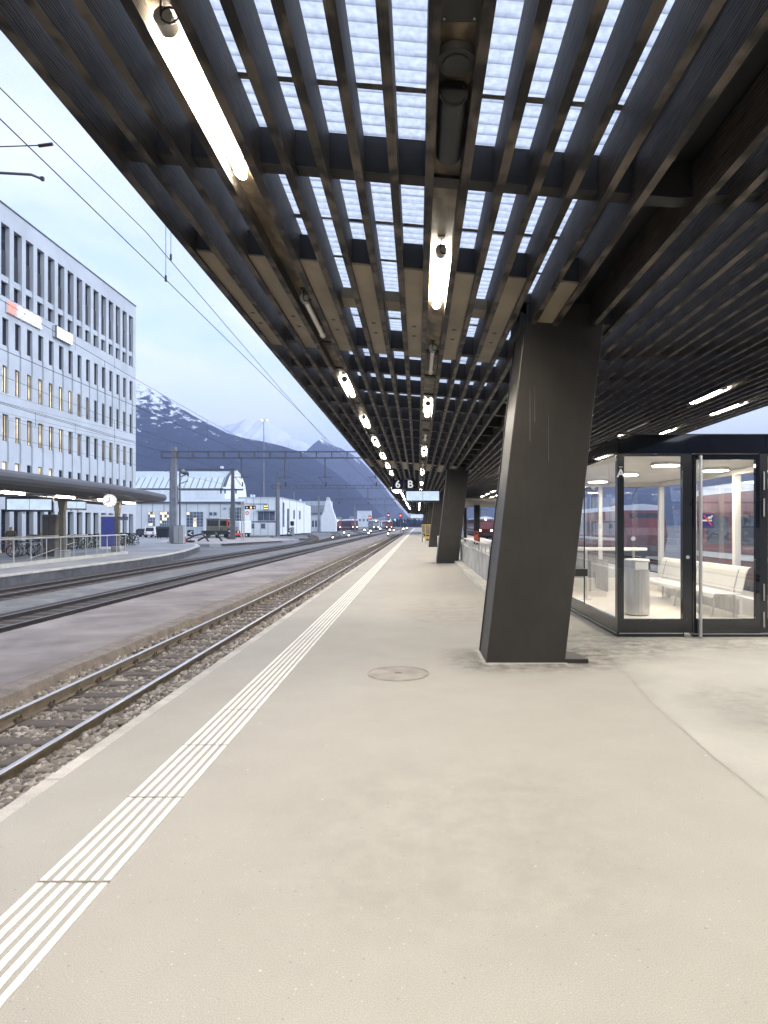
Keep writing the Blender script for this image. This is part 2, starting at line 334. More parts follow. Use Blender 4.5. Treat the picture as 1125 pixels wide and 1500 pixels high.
    def sphere(s, c, r, mi=0, nu=12, nv=8, sc_=(1, 1, 1)):
        vs = []; fs = []
        for j in range(nv + 1):
            for i in range(nu):
                th = math.pi * j / nv; ph = 2 * math.pi * i / nu
                vs.append((c[0] + r * sc_[0] * math.sin(th) * math.cos(ph), c[1] + r * sc_[1] * math.sin(th) * math.sin(ph), c[2] + r * sc_[2] * math.cos(th)))
        for j in range(nv):
            for i in range(nu): fs.append((j * nu + i, (j + 1) * nu + i, (j + 1) * nu + (i + 1) % nu, j * nu + (i + 1) % nu))
        return s.add(vs, fs, mi, True)
    def torus(s, c, R_, r, axis=(0, 0, 1), n=20, k=6, mi=0):
        ax = Vector(axis).normalized(); a = ax.orthogonal().normalized(); b = ax.cross(a); c = Vector(c)
        vs = []; fs = []
        for i in range(n):
            t = 2 * math.pi * i / n; d = a * math.cos(t) + b * math.sin(t)
            for j in range(k):
                u = 2 * math.pi * j / k; vs.append(c + d * (R_ + r * math.cos(u)) + ax * r * math.sin(u))
        for i in range(n):
            for j in range(k): fs.append((i * k + j, ((i + 1) % n) * k + j, ((i + 1) % n) * k + (j + 1) % k, i * k + (j + 1) % k))
        return s.add(vs, fs, mi, True)
    def build(s, name, mats, parent=None, loc=None):
        me = bpy.data.meshes.new(name); me.from_pydata(s.v, [], s.f)
        if not isinstance(mats, (list, tuple)): mats = [mats]
        for m in mats: me.materials.append(M[m] if isinstance(m, str) else m)
        me.polygons.foreach_set('material_index', s.m); me.polygons.foreach_set('use_smooth', s.sm)
        me.update()
        o = bpy.data.objects.new(name, me); COL.objects.link(o)
        if loc: o.location = loc
        if parent: o.parent = parent
        return o
def tag(o, label, cat, group=None):
    o['label'] = label; o['category'] = cat
    if group: o['group'] = group
    return o
def thing(name, label, cat, loc=(0, 0, 0), rz=0, group=None):
    o = bpy.data.objects.new(name, None); COL.objects.link(o); o.location = loc; o.rotation_euler = (0, 0, rz)
    o.empty_display_size = .1
    return tag(o, label, cat, group)
def struct(o, kind='structure'): o['kind'] = kind; return o
KIDS = {}
def kids(o): return [c for c in bpy.data.objects if c.parent == o]
def copy_tree(o, loc=None, rz=None, label=None, group=None, parent=None, ch=None):
    c = o.copy(); COL.objects.link(c)
    if parent: c.parent = parent
    if loc is not None: c.location = loc
    if rz is not None: c.rotation_euler = (0, 0, rz)
    if label: c['label'] = label
    if group: c['group'] = group
    for k in (ch if ch is not None else kids(o)): copy_tree(k, parent=c)
    return c
def text_mesh(name, s, size, mat, parent, loc, rot=(R(90), 0, 0), depth=.004, align='CENTER', bold=0.0, sx=1.0):
    cu = bpy.data.curves.new(name, 'FONT'); cu.body = s; cu.size = size; cu.extrude = depth; cu.align_x = align; cu.align_y = 'CENTER'; cu.offset = bold
    t = bpy.data.objects.new(name, cu); COL.objects.link(t)
    dg = bpy.context.evaluated_depsgraph_get(); dg.update()
    me = bpy.data.meshes.new_from_object(t.evaluated_get(dg))
    bpy.data.objects.remove(t); bpy.data.curves.remove(cu)
    me.materials.clear(); me.materials.append(M[mat])
    o = bpy.data.objects.new(name, me); COL.objects.link(o); o.location = loc; o.rotation_euler = rot; o.scale = (sx, 1, 1)
    if parent: o.parent = parent
    return o
#@@SECTIONS

# ================================================================== the setting
RT = -0.5                                # top of rail
LAMPS_FAR = 150
struct(MB().box(-7000, 7000, -800, 9000, -3.0, -.74).build('ground', 'ground'))
# platform we stand on: slab, pale asphalt, edge stones
struct(MB().box(-2.14, 8.0, -30, 330, -1.0, -.012).build('platform_base', 'concrete'))
struct(MB().quad((-2.245, -30, 0), (8.0, -30, 0), (8.0, 330, 0), (-2.245, 330, 0)).build('platform', 'asphalt'))
e = MB()
y = -30.0
while y < 330:
    e.box(-2.345, -2.245, y, y + 1.99, -.95, .001); y += 2.0
struct(e.build('platform_edge', ['edge']))
# paler patch of newer asphalt by the waiting room, its border runs diagonally
pp = [(2.42, 8.9), (2.31, 7.6), (2.10, 5.6), (2.04, 4.4), (2.02, 2.0), (7.9, 2.0), (7.9, 20), (2.4, 20), (2.45, 12)]
struct(MB().add([(x, y, .004) for x, y in pp], [tuple(range(len(pp) - 1, -1, -1))][0:1]).build('platform_patch', 'asphalt2'))
m = MB(); xs_ = np.arange(-1.3, 7.9, .12)
for ys_ in (13.2, 22.9):
    for i in range(len(xs_) - 1):
        f0_, f1_ = [ys_ + .02 * mnoise.noise((x * .9, ys_, 0)) + .008 * mnoise.noise((x * 6, ys_, 1)) for x in (xs_[i], xs_[i + 1])]
        w0 = .003 + .004 * abs(mnoise.noise((i * .4, ys_, 3)))
        m.add([(xs_[i], f0_ - w0, .0062), (xs_[i + 1], f1_ - w0, .0062), (xs_[i + 1], f1_ + w0, .0062), (xs_[i], f0_ + w0, .0062)], [(0, 1, 2, 3)])
struct(m.build('platform_crack', 'seam'))
m = MB(); rr = random.Random(4); n = 60
inn = []; outp = []
for (xa_, ya_, xb_, yb_) in ((.78, 8.1, .78, 7.32), (.78, 7.32, 1.72, 7.32)):
    for q in range(20): t = q / 19; inn.append((xa_ + (xb_ - xa_) * t, ya_ + (yb_ - ya_) * t)); d_ = .05 + .05 * abs(mnoise.noise((q * .5, xa_, ya_))); outp.append((inn[-1][0] - (d_ if xa_ == xb_ or q == 0 else 0), inn[-1][1] - (d_ if xa_ != xb_ or q == 19 else 0)))
m.v = [(x, y, .012) for x, y in inn] + [(x, y, .0035) for x, y in outp]
for q in range(39): m.f.append((q, q + 1, 41 + q, 40 + q)); m.m.append(0); m.sm.append(False)
struct(m.build('mortar_skirt', 'edge'))
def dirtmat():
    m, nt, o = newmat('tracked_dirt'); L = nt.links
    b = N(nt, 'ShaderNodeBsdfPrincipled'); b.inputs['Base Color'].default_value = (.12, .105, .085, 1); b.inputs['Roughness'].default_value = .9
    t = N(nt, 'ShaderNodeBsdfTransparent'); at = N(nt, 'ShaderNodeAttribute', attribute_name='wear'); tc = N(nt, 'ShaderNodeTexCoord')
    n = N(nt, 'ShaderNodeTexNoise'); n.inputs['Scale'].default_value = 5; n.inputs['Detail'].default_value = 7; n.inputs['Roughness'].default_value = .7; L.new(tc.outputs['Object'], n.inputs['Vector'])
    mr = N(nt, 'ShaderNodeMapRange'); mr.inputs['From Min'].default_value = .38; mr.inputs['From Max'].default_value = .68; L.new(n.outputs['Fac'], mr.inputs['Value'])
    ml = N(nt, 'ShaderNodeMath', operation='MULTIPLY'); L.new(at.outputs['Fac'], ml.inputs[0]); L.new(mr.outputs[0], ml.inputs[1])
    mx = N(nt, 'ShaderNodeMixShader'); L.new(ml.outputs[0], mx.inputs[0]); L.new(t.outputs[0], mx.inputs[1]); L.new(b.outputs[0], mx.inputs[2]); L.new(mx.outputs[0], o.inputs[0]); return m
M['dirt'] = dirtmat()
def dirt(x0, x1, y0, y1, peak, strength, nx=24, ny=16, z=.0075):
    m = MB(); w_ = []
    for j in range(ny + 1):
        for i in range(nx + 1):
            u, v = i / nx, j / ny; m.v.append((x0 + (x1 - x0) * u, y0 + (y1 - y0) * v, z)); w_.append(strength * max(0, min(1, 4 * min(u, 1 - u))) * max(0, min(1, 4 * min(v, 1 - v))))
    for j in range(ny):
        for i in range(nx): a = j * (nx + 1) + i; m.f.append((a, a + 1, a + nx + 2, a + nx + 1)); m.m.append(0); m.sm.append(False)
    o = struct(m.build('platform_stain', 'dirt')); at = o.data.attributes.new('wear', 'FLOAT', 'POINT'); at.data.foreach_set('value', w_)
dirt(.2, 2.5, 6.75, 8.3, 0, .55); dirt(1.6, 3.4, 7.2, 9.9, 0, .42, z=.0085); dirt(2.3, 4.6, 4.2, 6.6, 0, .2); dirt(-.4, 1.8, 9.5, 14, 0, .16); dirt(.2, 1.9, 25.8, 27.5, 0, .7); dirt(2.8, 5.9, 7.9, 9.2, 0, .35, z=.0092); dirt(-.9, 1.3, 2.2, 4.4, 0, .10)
# paving seam running along the patch
# walkway between tracks with a crumbling edge
struct(MB().box(-7.9, -5.3, -30, 300, -.8, -.45).build('walkway', 'walk'))
e = MB(); ys = np.arange(-6, 120, .25)
edge = [(-5.02 + .05 * mnoise.noise((0, t * .7, 0)) + .03 * mnoise.noise((3, t * 3.1, 0)) + (.12 if t > 14.2 else 0)) for t in ys]
for i in range(len(ys) - 1):
    z1 = -.455; z2 = -.475
    e.add([(-5.3, ys[i], z1), (edge[i], ys[i], z2), (edge[i + 1], ys[i + 1], z2), (-5.3, ys[i + 1], z1)], [(0, 1, 2, 3)])
    e.add([(edge[i], ys[i], z2), (edge[i] + .05, ys[i], -.62), (edge[i + 1] + .05, ys[i + 1], -.62), (edge[i + 1], ys[i + 1], z2)], [(0, 1, 2, 3)])
struct(e.build('walkway_edge', 'walk_edge'))
# beds of the tracks
struct(MB().box(-5.4, -2.3, -30, 330, -.8, -.665).build('track_bed', 'ballast'))
struct(MB().box(-10.35, -7.9, -30, 330, -.8, -.61).build('track_bed', 'ballast_dark'))
struct(MB().box(-12.0, -10.35, -30, 330, -.8, -.60).build('gravel_strip', 'gravel'))
struct(MB().box(-14.9, -12.0, -30, 330, -.8, -.615).build('track_bed', 'ballast_dark'))
# loose ballast stones round the near track: nobody could count them
def stones(name, regions, seed, size=(.022, .042)):
    rng = np.random.default_rng(seed)
    t = (1 + 5 ** .5) / 2
    base = np.array([(-1, t, 0), (1, t, 0), (-1, -t, 0), (1, -t, 0), (0, -1, t), (0, 1, t), (0, -1, -t), (0, 1, -t), (t, 0, -1), (t, 0, 1), (-t, 0, -1), (-t, 0, 1)], float)
    base /= np.linalg.norm(base[0])
    tri = np.array([(0, 11, 5), (0, 5, 1), (0, 1, 7), (0, 7, 10), (0, 10, 11), (1, 5, 9), (5, 11, 4), (11, 10, 2), (10, 7, 6), (7, 1, 8), (3, 9, 4), (3, 4, 2), (3, 2, 6), (3, 6, 8), (3, 8, 9), (4, 9, 5), (2, 4, 11), (6, 2, 10), (8, 6, 7), (9, 8, 1)])
    P = []; S = []
    for (x0, x1, y0, y1, n, zf) in regions:
        u = rng.random(n); x = x0 + (x1 - x0) * rng.random(n)
        # denser near the camera
        yy = y0 * (y1 / y0) ** (u ** 1.0) if y0 > 0 else y0 + (y1 - y0) * u
        z = np.array([zf(a, b) for a, b in zip(x, yy)])
        P.append(np.stack([x, yy, z], 1)); S.append(rng.uniform(size[0], size[1], n) * (1 + .35 * rng.random(n)))
    P = np.concatenate(P); S = np.concatenate(S); n = len(P)
    jit = 1 + .28 * rng.standard_normal((n, 12, 1)) * .8
    sc3 = rng.uniform(.65, 1.25, (n, 1, 3)); sc3[:, :, 2] *= .8
    V = base[None] * jit * sc3 * S[:, None, None]
    a = rng.random(n) * 6.283; ca, sa = np.cos(a)[:, None], np.sin(a)[:, None]
    V = np.stack([V[..., 0] * ca - V[..., 1] * sa, V[..., 0] * sa + V[..., 1] * ca, V[..., 2]], -1) + P[:, None]
    V = V.reshape(-1, 3); T = (tri[None] + 12 * np.arange(n)[:, None, None]).reshape(-1, 3)
    me = bpy.data.meshes.new(name)
    me.vertices.add(len(V)); me.vertices.foreach_set('co', V.ravel())
    me.loops.add(T.size); me.loops.foreach_set('vertex_index', T.ravel().astype(np.int32))
    me.polygons.add(len(T)); me.polygons.foreach_set('loop_start', np.arange(0, T.size, 3, dtype=np.int32)); me.polygons.foreach_set('loop_total', np.full(len(T), 3, np.int32))
    me.materials.append(M['stone']); me.update(); me.validate()
    o = bpy.data.objects.new(name, me); COL.objects.link(o); o['kind'] = 'stuff'; o['label'] = 'loose pale ballast stones around the nearest rails'
    return o
def zs(x, y):
    h = -.655
    if x > -3.46: h += .07 + .06 * min(1, (x + 3.46) / .6)          # shoulder against the platform
    if x < -4.75: h += .05 * min(1, (-4.75 - x) / .3)
    if -4.62 < x < -3.5:
        h -= .012
        if abs(((y - 3 + .3) % .6) - .3) < .15 and random.random() < .72: h -= .12
    return h + .012 * mnoise.noise((x * 2, y * 2, 0))
stones('ballast_stones', [(-3.5, -2.36, 2.2, 13, 7600, zs), (-5.05, -4.66, 3.5, 14, 2400, zs), (-4.5, -3.62, 2.6, 14, 5200, zs), (-3.5, -2.36, 13, 45, 5200, zs), (-5.0, -3.6, 13, 45, 5200, zs)], 3)

# ------------------------------------------------------------------ railway tracks
def rail_mb(path, w=.030, mi=(0, 1)):
    """flat-bottomed rail swept along a path of (x, y); z = top of rail"""
    prof = [(-.06, -.14), (.06, -.14), (.06, -.128), (.012, -.115), (.010, -.045), (w, -.034), (w, -.006), (w - .008, 0), (-w + .008, 0), (-w, -.006), (-w, -.034), (-.010, -.045), (-.012, -.115), (-.06, -.128)]
    m = MB(); n = len(prof); vs = []
    for i, (x, y) in enumerate(path):
        x0, y0 = path[max(i - 1, 0)]; x1, y1 = path[min(i + 1, len(path) - 1)]
        d = Vector((x1 - x0, y1 - y0)).normalized(); nx, ny = d.y, -d.x
        vs += [(x + nx * a, y + ny * a, RT + b) for a, b in prof]
    for i in range(len(path) - 1):
        for k in range(n):
            j = (k + 1) % n
            m.add([vs[i * n + k], vs[i * n + j], vs[(i + 1) * n + j], vs[(i + 1) * n + k]], [(0, 1, 2, 3)], mi[1] if k in (6, 7, 8) else mi[0])
    return m
def offset(path, d):
    r = []
    for i, (x, y) in enumerate(path):
        x0, y0 = path[max(i - 1, 0)]; x1, y1 = path[min(i + 1, len(path) - 1)]
        v = Vector((x1 - x0, y1 - y0)).normalized(); r.append((x + v.y * d, y - v.x * d))
    return r
sl_me = MB().bevbox(-.9, .9, -.11, .11, -.14, 0, .012).build('sleeper', 'sleeper')
chair_mb = MB().box(-.10, .10, -.07, .07, 0, .012).box(-.085, -.045, -.05, .05, .012, .045).box(.045, .085, -.05, .05, .012, .045)
for sx in (-.075, .075):
    for sy in (-.04, .04): chair_mb.cyl((sx, sy, .012), (sx, sy, .075), .013, n=6)
ch_ob = chair_mb.build('rail_chair', 'chair')
def track(name, path, label, dark, n_sleepers, pitch=.6, y0=1.0, chairs=0, far=None):
    t = thing(name, label, 'railway track', (0, 0, 0), 0, 'metre gauge tracks')
    mats = ['rust_dark', 'polish_dull'] if dark else ['rust', 'polish']
    rail_mb(offset(path, -.51)).build('rail', mats, t); rail_mb(offset(path, .51)).build('rail', mats, t)
    return t
near = track('railway_track', [(-4.06, -30), (-4.06, 0), (-4.06, 40), (-4.06, 330)], 'railway track with bright worn rails on pale ballast beside the platform edge', False, 0)
for i in range(96):
    yy = 3.0 + i * .6 + random.uniform(-.03, .03)
    if i == 0: s_ = sl_me; s_.parent = near
    else: s_ = sl_me.copy(); COL.objects.link(s_); s_.parent = near
    s_.location = (-4.06 + random.uniform(-.03, .03), yy, RT - .138 + random.uniform(-.006, .006)); s_.rotation_euler = (0, 0, random.uniform(-.03, .03))
    if i < 40:
        for k in (-.51, .51):
            if i == 0 and k < 0: c_ = ch_ob
            else: c_ = ch_ob.copy(); COL.objects.link(c_)
            c_.parent = s_; c_.location = (k, 0, .0)
m = MB()
for i in range(240): m.box(-4.96, -3.16, 60.6 + i * .6, 60.82 + i * .6, -.78, -.645)
struct(m.build('sleeper', 'sleeper', near), 'stuff')
def dark_track(path, label):
    t = track('railway_track', path, label, True, 0)
    m = MB(); acc = 0
    for i in range(len(path) - 1):
        (xa, ya), (xb, yb) = path[i], path[i + 1]; L_ = math.hypot(xb - xa, yb - ya); d = Vector((xb - xa, yb - ya)) / L_; nn = Vector((d.y, -d.x))
        k = 0.0
        while k < L_:
            c = Vector((xa, ya)) + d * k
            if 0 < c.y < 130:
                p = [c - nn * .9 - d * .11, c + nn * .9 - d * .11, c + nn * .9 + d * .11, c - nn * .9 + d * .11]
                m.hexa([(q.x, q.y, -.76) for q in p] + [(q.x, q.y, -.604) for q in p])
            k += .62
    struct(m.build('sleeper', 'sleeper', t), 'stuff'); return t
dark_track([(-9.05, -30), (-9.05, 60), (-9.05, 330)], 'straight railway track with dark rails beyond the reddish walkway')
def curve(p0, p1, p2, n=24):
    r = []
    for i in range(n + 1):
        t = i / n; r.append(((1 - t) ** 2 * p0[0] + 2 * t * (1 - t) * p1[0] + t * t * p2[0], (1 - t) ** 2 * p0[1] + 2 * t * (1 - t) * p1[1] + t * t * p2[1]))
    return r
dark_track([(-13.0, -30), (-13.0, 60), (-13.0, 330)], 'dark railway track running along the edge of the opposite platform')
dark_track(curve((-13.0, 64), (-14.5, 100), (-26, 150)) + [(-36, 190), (-46, 230)], 'dark railway track curving away from the line towards the white low building')
dark_track(curve((-13.0, 84), (-15, 130), (-22, 170)) + [(-24, 180), (-31, 250), (-36, 320)], 'dark railway track curving out to the red railcars in the yard')
dark_track(curve((-17.5, 100), (-24, 76), (-46, 78)), 'short dark siding curving round in front of the engine shed')
dark_track(curve((-9.05, 95), (-9.4, 130), (-18, 190)) + [(-24, 232), (-27, 320)], 'dark railway track fanning out of the middle line in the distance')
dark_track([(10.3, -30), (10.3, 330)], 'railway track on the far side beyond the waiting room')
dark_track([(13.9, -30), (13.9, 330)], 'outer railway track beyond the waiting room with another red train on it')
struct(MB().box(8.0, 16.5, -30, 330, -.8, -.62).build('track_bed', 'gravel'))

ORD = ['first', 'second', 'third', 'fourth', 'fifth', 'sixth', 'seventh', 'eighth', 'ninth', 'tenth', 'eleventh', 'twelfth']
# tactile guidance line: six painted ribs per panel
tm = MB()
for k in range(6): 
    x = -1.70 + k * .0572
    tm.bevbox(x, x + .031, 0, .862, 0, .005, .0015)
first = None
for i in range(100):
    y0 = 1.085 - .885 + i * .885
    if i == 0:
        first = tm.build('tactile_strip', 'tactile'); first.location = (0, y0, .0005)
        tag(first, 'nearest ribbed white tactile guidance panel painted on the platform', 'tactile strip', 'tactile guidance panels along the platform'); o = first
    else:
        o = first.copy(); COL.objects.link(o); o.location = (0, y0, .0005)
        o['label'] = 'ribbed white tactile panel on the platform, %s in the row from the near end' % ORD[i] if i < 12 else 'far ribbed white tactile panel merging into one pale line down the platform'
m = MB()
for i in range(270): m.box(-1.70, -1.383, 88.72 + i * .885, 88.72 + i * .885 + .862, .0005, .005)
o = struct(m.build('tactile_line', 'tactile'), 'stuff'); o['label'] = 'distant end of the white tactile line'
m = MB()
for i in range(40):
    y0 = .2 - .024 + i * .885; pts = []
    m.box(-1.705, -1.378, y0 + .004, y0 + .0215, .0002, .0014 + .0001 * (i % 2))
struct(m.build('platform_joint', 'seal'))
# manhole cover
mc = thing('manhole_cover', 'round rusty cast iron manhole cover set in the platform asphalt', 'manhole cover', (-.21, 6.83, 0))
mm = MB(); mm.cyl((0, 0, -.01), (0, 0, .005), .315, n=40)
for i in range(-15, 16):
    h = math.sqrt(max(0, .30 ** 2 - (i * .0195) ** 2))
    if h > .03: mm.box(i * .0195 - .006, i * .0195 + .006, -h, h, .005, .0085)
M['iron'] = pm('cast_iron_worn', (.315, .282, .248), .65, var=.15, scale=6, stain=.2, stain_scale=3)
mm.build('cover_plate', 'iron', mc)
MB().torus((0, 0, .003), .328, .005, n=40).build('cover_ring', 'iron', mc)
MB().box(-.035, .035, -.012, .012, .0086, .0115).build('lifting_slot', 'cable', mc)

# ================================================================== platform canopy
def soff(x):                              # height of the underside of the fins
    return 1.6 + (2.43 - .085 * x if x < 1.9 else 2.27 + .07 * (x - 1.9))
Y0, Y1 = -24.0, 150.0
can = thing('platform_canopy', 'long dark timber slatted platform canopy on leaning steel columns above the pale platform', 'platform canopy', (1.9, 7.7, 0))
can.location = (0, 0, 0)
lx = [-2.17 + .2502 * k for k in range(16)]
rx = [2.02 + .258 * k for k in range(23)] + [7.87]
HF = .34
for i, x in enumerate(lx + rx):
    z = soff(x); t = .03 if i else .035
    m = MB(); ya = Y0
    # boards butted every 9 m with a hair gap
    cuts = [Y0, -9.3, -.3, 8.7, 17.7, 26.7, 35.7, 62.7, 89.7, Y1]
    for a, b in zip(cuts[:-1], cuts[1:]): m.box(x - t, x + t, a + .003, b - .003, z, z + HF)
    m.build('fin', 'wood', can)
# roof sheets of ribbed polyester above the fins, in laps of 1.9 m
def sheet(xa, xb, ya, yb, ribs):
    m = MB(); p = .115
    n = int((yb - ya) / (p / 6)) if ribs else 1
    nx = 2
    for i in range(n + 1):
        y = ya + (yb - ya) * i / n; ph = (y / p) % 1
        dz = (.010 if .12 < ph < .88 else 0) if ribs else .01
        for x in (xa, xb): m.v.append((x, y, soff(x) + HF + .025 + dz))
    for i in range(n): m.f.append((i * 2, i * 2 + 1, i * 2 + 3, i * 2 + 2)); m.m.append(0); m.sm.append(False)
    return m
ya = Y0; k = 0
bounds = [Y0, -9.2, -5, -1, 2.2, 4.1, 5.95, 6.8, 8.7, 10.6, 12.5, 14.4, 16.3, 18.2, 22, 26, 30, 34, 40, 60, 80, 100, 120, Y1]
for a, b in zip(bounds[:-1], bounds[1:]):
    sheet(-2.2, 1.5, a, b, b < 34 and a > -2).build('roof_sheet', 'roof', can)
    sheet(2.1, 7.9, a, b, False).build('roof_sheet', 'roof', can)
m = MB()
for b in bounds[4:18]:
    for xa, xb in ((-2.2, 1.5),):
        n = 30; vs = []
        for i in range(n + 1):
            x = xa + (xb - xa) * i / n; wv = .035 + .022 * mnoise.noise((x * 3, b, 0)); zz = soff(x) + HF + .031
            vs += [(x, b - wv, zz), (x, b + wv * .6, zz)]
        MB().add(vs, [(2 * i, 2 * i + 2, 2 * i + 3, 2 * i + 1) for i in range(n)]).build('sheet_lap', 'joint', can)
pass
# opaque box over the row of columns
MB().hexa([(1.52, Y0, soff(1.52) + HF + .01), (2.1, Y0, soff(2.1) + HF + .01), (2.1, Y1, soff(2.1) + HF + .01), (1.52, Y1, soff(1.52) + HF + .01),
           (1.52, Y0, soff(1.52) + HF + .12), (2.1, Y0, soff(2.1) + HF + .12), (2.1, Y1, soff(2.1) + HF + .12), (1.52, Y1, soff(1.52) + HF + .12)]).build('ridge_box', 'black', can)
# cross beams between the fins
nb = 0; bys = [-16.8, -7.65, -4.6, -1.5, 4.6] + [9.2 + 1.53 * k for k in range(91)]
for yb in bys:
    if yb > Y1 - 1: break
    m = MB(); b0 = .10
    segs = [(-2.17, 1.9), (1.9, 7.87)]
    for xa, xb in segs:
        m.hexa([(xa, yb, soff(xa) + b0), (xb, yb, soff(xb) + b0), (xb, yb + .14, soff(xb) + b0), (xa, yb + .14, soff(xa) + b0),
                (xa, yb, soff(xa) + HF + .02), (xb, yb, soff(xb) + HF + .02), (xb, yb + .14, soff(xb) + HF + .02), (xa, yb + .14, soff(xa) + HF + .02)])
    m.build('cross_beam', 'beam', can)
    nb += 1
# closed light channels: a board between two fins, cut into lengths
for xa, xb, row in ((lx[3] + .03, lx[4] - .03, 0), (lx[9] + .03, lx[10] - .03, 1)):
    m = MB(); y = Y0
    while y < Y1:
        yb = min(Y1, y + 4.0 + (0 if y > 40 else 0))
        z0, z1 = soff(xa) + .125, soff(xb) + .125
        m.hexa([(xa, y + .004, z0), (xb, y + .004, z1), (xb, yb - .004, z1), (xa, yb - .004, z0), (xa, y + .004, z0 + .02), (xb, y + .004, z1 + .02), (xb, yb - .004, z1 + .02), (xa, yb - .004, z0 + .02)])
        y = yb
    m.build('channel_board', 'wood_edge', can)
for xm in (5.76, 7.05):
    xa, xb = xm - .098, xm + .098
    z0, z1 = soff(xa) + .125, soff(xb) + .125
    MB().hexa([(xa, Y0, z0), (xb, Y0, z1), (xb, Y1, z1), (xa, Y1, z0), (xa, Y0, z0 + .02), (xb, Y0, z1 + .02), (xb, Y1, z1 + .02), (xa, Y1, z0 + .02)]).build('channel_board', 'wood_edge', can)
# perforated soffit panels hung in every other gap beside each column
cols_y = [-11.85, 7.33, 26.6, 45.9, 65.2, 84.5, 103.8, 123.1]
gaps = [0, 2, 4, 6, 8, 10, 12, 14]
for cy in cols_y:
    ya, yb = cy - 1.2, cy + 1.95
    for g in range(len(lx) - 1):
        if g in (3, 9): continue
        # parity as in the photograph: closed, open, closed from the light channel outwards
        d = (9 - g) if g < 9 else (g - 9)
        if d % 2 == 0: 
            # open gaps carry a short board near the middle
            xa, xb = lx[g] + .032, lx[g + 1] - .032
            if cy < 50 and cy > 0 and g not in (0, 1):
                z0, z1 = soff(xa) + .13, soff(xb) + .13
                m = MB(); m.hexa([(xa, cy + .02, z0), (xb, cy + .02, z1), (xb, cy + .34, z1), (xa, cy + .34, z0), (xa, cy + .02, z0 + .12), (xb, cy + .02, z1 + .12), (xb, cy + .34, z1 + .12), (xa, cy + .34, z0 + .12)])
                m.build('filler_board', 'board', can)
            continue
        xa, xb = lx[g] + .032, lx[g + 1] - .032
        z0, z1 = soff(xa) + .03, soff(xb) + .03
        m = MB(); m.hexa([(xa, ya, z0), (xb, ya, z1), (xb, yb, z1), (xa, yb, z0), (xa, ya, z0 + .02), (xb, ya, z1 + .02), (xb, yb, z1 + .02), (xa, yb, z0 + .02)])
        pn = m.build('soffit_panel', 'board', can)
        m = MB(); m.hexa([(xa, ya - .006, z0 + .024), (xb, ya - .006, z1 + .024), (xb, yb, z1 + .024), (xa, yb, z0 + .024), (xa, ya - .006, z0 + .25), (xb, ya - .006, z1 + .25), (xb, yb, z1 + .25), (xa, yb, z0 + .25)])
        m.build('panel_box', 'black', pn)
        if 0 < cy < 30:
            m = MB()
            for hy in (ya + 1.75, ya + 2.15):
                m.cyl(((xa + xb) / 2, hy, (z0 + z1) / 2 - .002), ((xa + xb) / 2, hy, (z0 + z1) / 2 + .008), .032, n=14)
            m.build('vent_hole', 'cable', pn)
# leaning steel columns
for i, cy in enumerate(cols_y):
    x0, x1, lean, dpt = .79, 1.70, .47, .76
    zt = 4.15
    m = MB()
    m.hexa([(x0, cy, 0), (x1, cy, 0), (x1, cy + dpt, 0), (x0, cy + dpt, 0), (x0 + lean, cy, zt), (x1 + lean, cy, zt), (x1 + lean, cy + dpt, zt), (x0 + lean, cy + dpt, zt)])
    c = m.build('column', 'column', can)
    bv = c.modifiers.new('edge', 'BEVEL'); bv.width = .012; bv.segments = 2
    m = MB(); m.poly([(x1 - .02, cy + .0), (x1 + .27, cy + .0), (x1 + .20, cy + .42), (x1 - .02, cy + .5)], .001, .05); m.build('base_plate', 'column', c)
    m = MB(); m.bevbox(x1 + .05, x1 + .29, cy + .10, cy + .62, 1.0, 1.085, .006); m.build('leaning_ledge', 'column', c)
    for (dx_, za_, zb_, w_) in ((.245, 2.58, 3.15, .004), (.30, 2.80, 3.2, .003), (.46, 2.35, 2.9, .0025)):
        xx = x0 + .26 + dx_; m = MB(); m.add([(xx - w_ * .4, cy - .002, zb_), (xx + w_ * .4, cy - .002, zb_), (xx + w_, cy - .002, za_), (xx, cy - .002, za_ - .02), (xx - w_, cy - .002, za_)], [(0, 4, 3, 2, 1)])
        if i in (1, 2): m.build('drip_mark', 'drip', c)
    # thin cover strip down the lit side
    m = MB(); m.hexa([(x0 - .012, cy + dpt - .05, 0), (x0 - .001, cy + dpt - .05, 0), (x0 - .001, cy + dpt - .004, 0), (x0 - .012, cy + dpt - .004, 0),
                      (x0 + lean - .012, cy + dpt - .05, zt), (x0 + lean - .001, cy + dpt - .05, zt), (x0 + lean - .001, cy + dpt - .004, zt), (x0 + lean - .012, cy + dpt - .004, zt)])
    m.build('cover_strip', 'black', c)
    m = MB(); m.box(1.18, 2.28, cy + .02, cy + dpt - .02, 3.92, 4.28); m.build('column_head', 'black', c)
